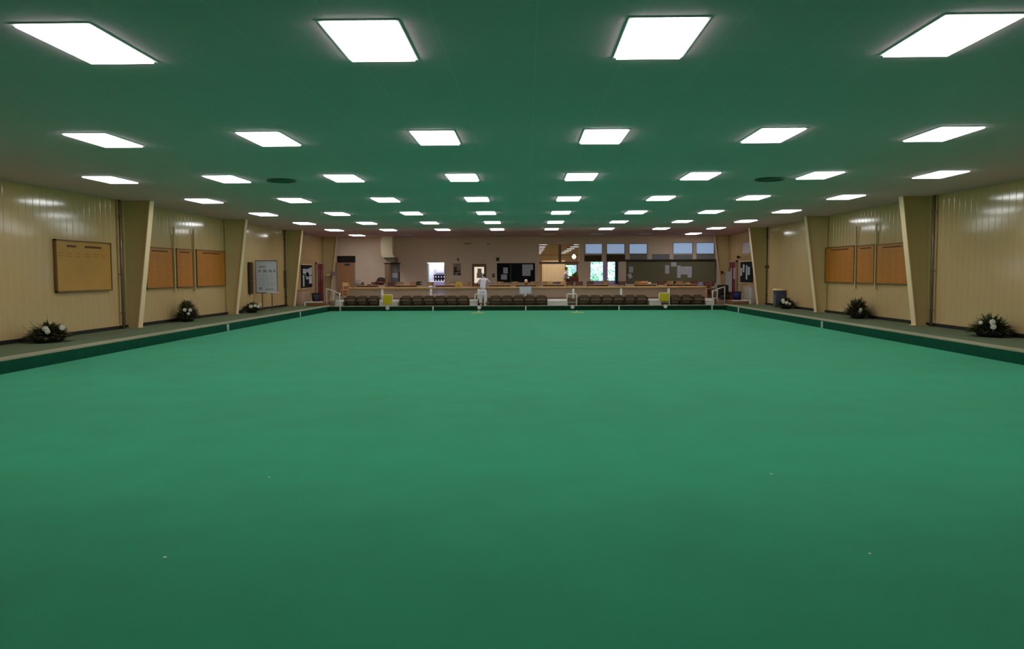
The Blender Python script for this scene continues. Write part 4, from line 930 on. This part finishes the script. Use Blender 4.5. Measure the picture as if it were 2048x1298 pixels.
# dark armchair-like shape at the far right
x_ = px(1440, 590, 46.5)[0]
t = thing('black_armchair', 'black armchair behind the right sloping handrail', 'armchair', (10.9, 44.9, ZB))
obj('seat', MB().rbox(10.6, 11.2, 44.6, 45.2, ZB+.2, ZB+.45, .05), m_black, t); obj('backrest', MB().rbox(10.6, 11.2, 45.05, 45.25, ZB+.4, ZB+1.0, .05), m_black, t)
for s_ in (10.56, 11.14): obj('armrest', MB().rbox(s_, s_+.1, 44.6, 45.2, ZB+.4, ZB+.62, .03), m_black, t)
for s_ in (10.65, 11.15):
    for y_ in (44.65, 45.15): obj('leg', MB().tube([(s_, y_, ZB), (s_, y_, ZB+.22)], .02, 6), m_black, t)

# ------------------------------------------------------------------ people
def skin_mesh(name, chains, m, parent, sub=2):
    """chains: list of lists of (point, radius); first chain starts at the root, others start on an existing point"""
    verts = []; edges = []; idx = {}; rad = []
    def vi(p, r):
        k = tuple(round(c, 4) for c in p)
        if k not in idx: idx[k] = len(verts); verts.append(p); rad.append(r)
        return idx[k]
    for ch in chains:
        last = None
        for p, r in ch:
            i = vi(p, r)
            if last is not None and last != i: edges.append((last, i))
            last = i
    me = bpy.data.meshes.new(name); me.from_pydata(verts, edges, []); me.materials.append(m)
    o = bpy.data.objects.new(name, me); COL.objects.link(o); o.parent = parent
    md = o.modifiers.new('skin', 'SKIN'); md.use_smooth_shade = True
    me.skin_vertices.new() if not me.skin_vertices else None
    for i, sv in enumerate(me.skin_vertices[0].data):
        r = rad[i]; sv.radius = (r, r) if not isinstance(r, tuple) else r; sv.use_root = (i == 0)
    if sub: s = o.modifiers.new('sub', 'SUBSURF'); s.levels = sub; s.render_levels = sub
    return o
def hand(chains, wrist, d, up, side, curl=.5):
    """adds palm and five fingers as skin chains from the wrist along d"""
    d = Vector(d).normalized(); side = Vector(side).normalized(); up = Vector(up).normalized(); w_ = Vector(wrist)
    palm = w_+d*.05
    chains.append([(tuple(w_), .024), (tuple(palm), .028)])
    for k, (off, ln) in enumerate(((-.030, .062), (-.010, .075), (.010, .070), (.030, .055))):
        b0 = palm+d*.035+side*off; p1 = b0+d*ln*.5-up*curl*.01; p2 = b0+d*ln*.85-up*curl*.04
        chains.append([(tuple(palm), .028), (tuple(b0), .010), (tuple(p1), .009), (tuple(p2), .008)])
    b0 = w_+d*.025-side*.035; chains.append([(tuple(palm), .028), (tuple(b0), .012), (tuple(b0+d*.035-side*.02), .010)])
def person_standing(x, y, z):
    t = thing('person', 'person in a white top and white trousers, back to the camera, reaching over the balustrade', 'person', (x, y, z), 0)
    J = lambda *a: tuple(a)
    pel = J(.0, .0, .86); wst = J(.0, .02, 1.02); cst = J(.01, .09, 1.25); nb = J(.03, .15, 1.40); nk = J(.045, .19, 1.46); hd = J(.06, .24, 1.52)
    ch = [[(pel, (.13, .10)), (wst, (.12, .09)), (cst, (.15, .10)), (nb, (.10, .07)), (nk, .05)]]
    for s_, fx in ((-1, -.10), (1, .13)):
        ch.append([(pel, (.13, .10)), (J(s_*.09, 0, .78), .085), (J(s_*.09+fx*.2, .01, .45), .058), (J(s_*.09+fx*.3, -.01, .09), .04), (J(s_*.09+fx*.3, .10, .035), .035), (J(s_*.09+fx*.3, .17, .03), .028)])
    sR = J(.20, .14, 1.36); eR = J(.36, .32, 1.20); wR = J(.50, .52, 1.13)
    sL = J(-.18, .12, 1.34); eL = J(-.24, .30, 1.12); wL = J(-.16, .50, 1.10)
    ch.append([(nb, (.10, .07)), (sR, .055), (eR, .042), (wR, .026)]); ch.append([(nb, (.10, .07)), (sL, .055), (eL, .042), (wL, .026)])
    hand(ch, wR, (.5, .8, -.1), (0, 0, 1), (.8, -.5, 0)); hand(ch, wL, (.2, .95, -.1), (0, 0, 1), (-.95, .2, 0))
    ch.append([(nk, .05), (hd, .07)])
    body = skin_mesh('body', ch, m_skin, t)
    hm = MB().ball((.065, .27, 1.57), (.078, .095, .108), 16); hm.ball((.065, .37, 1.56), (.014, .02, .018), 8)
    for s_ in (-1, 1): hm.ball((.065+s_*.08, .27, 1.565), (.012, .02, .03), 8)
    head = local('head', hm, m_skin, t)
    hr = MB().ball((.064, .255, 1.59), (.086, .098, .105), 16); local('hair', hr, m_hair, t)
    fe = MB()
    for s_ in (-.03, .03): fe.ball((.065+s_, .355, 1.58), (.012, .008, .007), 8)
    local('eyes', fe, m_black, t); local('mouth', MB().ball((.065, .357, 1.525), (.022, .008, .006), 8), mat('lip', (.35, .1, .08), .5, .3), t)
    top = [[(J(0, 0, .84), (.185, .145)), (J(0, .02, 1.02), (.165, .13)), (cst, (.18, .13)), (nb, (.13, .09))], [(nb, (.13, .09)), (sR, .075), (J(.30, .25, 1.26), .066), (J(.345, .30, 1.215), .062)], [(nb, (.13, .09)), (sL, .075), (J(-.22, .24, 1.20), .066), (J(-.235, .29, 1.14), .062)]]
    skin_mesh('shirt', top, m_cloth, t)
    tr = [[(J(0, 0, .90), (.165, .13)), (J(0, 0, .80), (.17, .135))]]
    for s_, fx in ((-1, -.10), (1, .13)): tr.append([(J(0, 0, .80), (.17, .135)), (J(s_*.09, 0, .68), .115), (J(s_*.09+fx*.2, .01, .45), .10), (J(s_*.09+fx*.3, -.005, .12), .09)])
    skin_mesh('trousers', tr, m_cloth, t)
    for s_, fx in ((-1, -.10), (1, .13)):
        c = s_*.09+fx*.3; local('shoe', MB().rbox(c-.045, c+.045, -.06, .19, 0, .075, .03), m_white, t)
xp_, _ = px(966, 600, 42.35)
person_standing(xp_, 42.38, ZB)
# seated person in the lounge
def person_seated(x, y, z):
    t = thing('person', 'person in a white shirt seated at the right of the serving hatch, beside plants', 'person', (x, y, z), 0)
    J = lambda *a: tuple(a)
    pel = J(0, 0, .52); cst = J(.02, -.02, .85); nb = J(.04, -.02, 1.0); nk = J(.05, -.02, 1.07)
    ch = [[(pel, .13), (cst, (.15, .1)), (nb, (.1, .07)), (nk, .05), (J(.055, -.01, 1.12), .06)]]
    for s_ in (-1, 1):
        ch.append([(pel, .13), (J(.05, s_*.09, .50), .085), (J(.42, s_*.1, .50), .06), (J(.44, s_*.1, .10), .04), (J(.54, s_*.1, .035), .03)])
        sh = J(.04, s_*.18, .97); el = J(.15, s_*.22, .75); wr = J(.36, s_*.14, .74)
        ch.append([(nb, (.1, .07)), (sh, .055), (el, .042), (wr, .026)]); hand(ch, wr, (1, -.1*s_, 0), (0, 0, 1), (0, 1, 0))
    skin_mesh('body', ch, m_skin, t)
    hm = MB().ball((.07, 0, 1.23), (.095, .078, .108), 16); hm.ball((.17, 0, 1.22), (.02, .014, .018), 8)
    for s_ in (-1, 1): hm.ball((.07, s_*.08, 1.22), (.02, .012, .03), 8)
    local('head', hm, m_skin, t); local('hair', MB().ball((.05, 0, 1.26), (.1, .09, .105), 16), m_hair2, t)
    fe = MB()
    for s_ in (-.03, .03): fe.ball((.158, s_, 1.24), (.008, .012, .007), 8)
    local('eyes', fe, m_black, t); local('mouth', MB().ball((.158, 0, 1.18), (.008, .022, .006), 8), mat('lip', (0, 0, 0)), t)
    top = [[(J(0, 0, .52), (.165, .15)), (cst, (.18, .13)), (nb, (.13, .09))]]
    for s_ in (-1, 1): top.append([(nb, (.13, .09)), (J(.04, s_*.18, .97), .075), (J(.12, s_*.21, .80), .062)])
    skin_mesh('shirt', top, m_cloth, t)
    tr = [[(J(0, 0, .50), .16), (J(.06, 0, .50), .15)]]
    for s_ in (-1, 1): tr.append([(J(.06, 0, .50), .15), (J(.16, s_*.1, .50), .09), (J(.42, s_*.1, .50), .075), (J(.44, s_*.1, .15), .06)])
    skin_mesh('trousers', tr, m_bluegrey, t)
    for s_ in (-1, 1): local('shoe', MB().rbox(.38, .6, s_*.1-.04, s_*.1+.04, 0, .07, .025), m_leg, t)
xs_, _ = px(1131, 550, 51.75)
person_seated(xs_-.02, 51.75, ZP+.42)
t = thing('lounge_platform', 'raised wooden floor box in the lounge under the seated person', 'platform', (xs_+.3, 51.8, ZP))
obj('body', MB().rbox(xs_-.35, hx1-.02, 51.22, 52.75, ZP, ZP+.42, .01), m_redwood, t); obj('top', MB().box(xs_-.36, hx1-.02, 51.21, 52.76, ZP+.42-.02, ZP+.42), m_redwood, t)
t = thing('lounge_stool', 'dark stool under the seated person in the lounge', 'stool', (xs_-.02, 51.75, ZP+.42))
obj('seat', MB().rbox(xs_-.2, xs_+.16, 51.58, 51.92, ZP+.80, ZP+.84, .015), m_redwood, t)
for a_ in (-.16, .12):
    for b_ in (-.13, .13): obj('leg', MB().tube([(xs_+a_, 51.75+b_, ZP+.42), (xs_+a_, 51.75+b_, ZP+.80)], .018, 6), m_redwood, t)
# plants and red tablecloth in lounge
xq, zq = px(1151, 545, 51.9)
t = thing('potted_plant', 'bushy dark green plant in a red pot at the right of the serving hatch', 'plant', (xq, 52.3, ZP+.42))
obj('pot', MB().lathe((xq, 52.3, ZP+.42), [(.12, 0), (.2, .62), (.2, .70), (.17, .70), (.001, .66)], 16), mat('pot_red', (.25, .05, .03), .5, .3), t)
mb = MB(); rnd = random.Random(9)
for k in range(160): blade(mb, (xq+rnd.uniform(-.12, .12), 52.3+rnd.uniform(-.12, .12), ZP+1.08), rnd.uniform(0, 2*PI), rnd.uniform(-.1, 1.5), rnd.uniform(.15, .42), rnd.uniform(.05, .1), .6, 4)
obj('foliage', mb, mat('leaf_green', (.05, .22, .02), .5, .3, noise=.5, nscale=8), t)
t = thing('red_table', 'small table with a red cloth before the seated person in the lounge', 'table', (xs_+.5, 51.45, ZP+.42))
obj('cloth', MB().rbox(xs_+.22, xs_+.85, 51.24, 51.46, ZP+.42+.60, ZP+.42+.72, .01), mat('red_cloth', (.35, .07, .06), .8, .2), t); obj('base', MB().rbox(xs_+.28, xs_+.8, 51.27, 51.44, ZP+.42, ZP+.42+.60, .01), m_redwood, t)
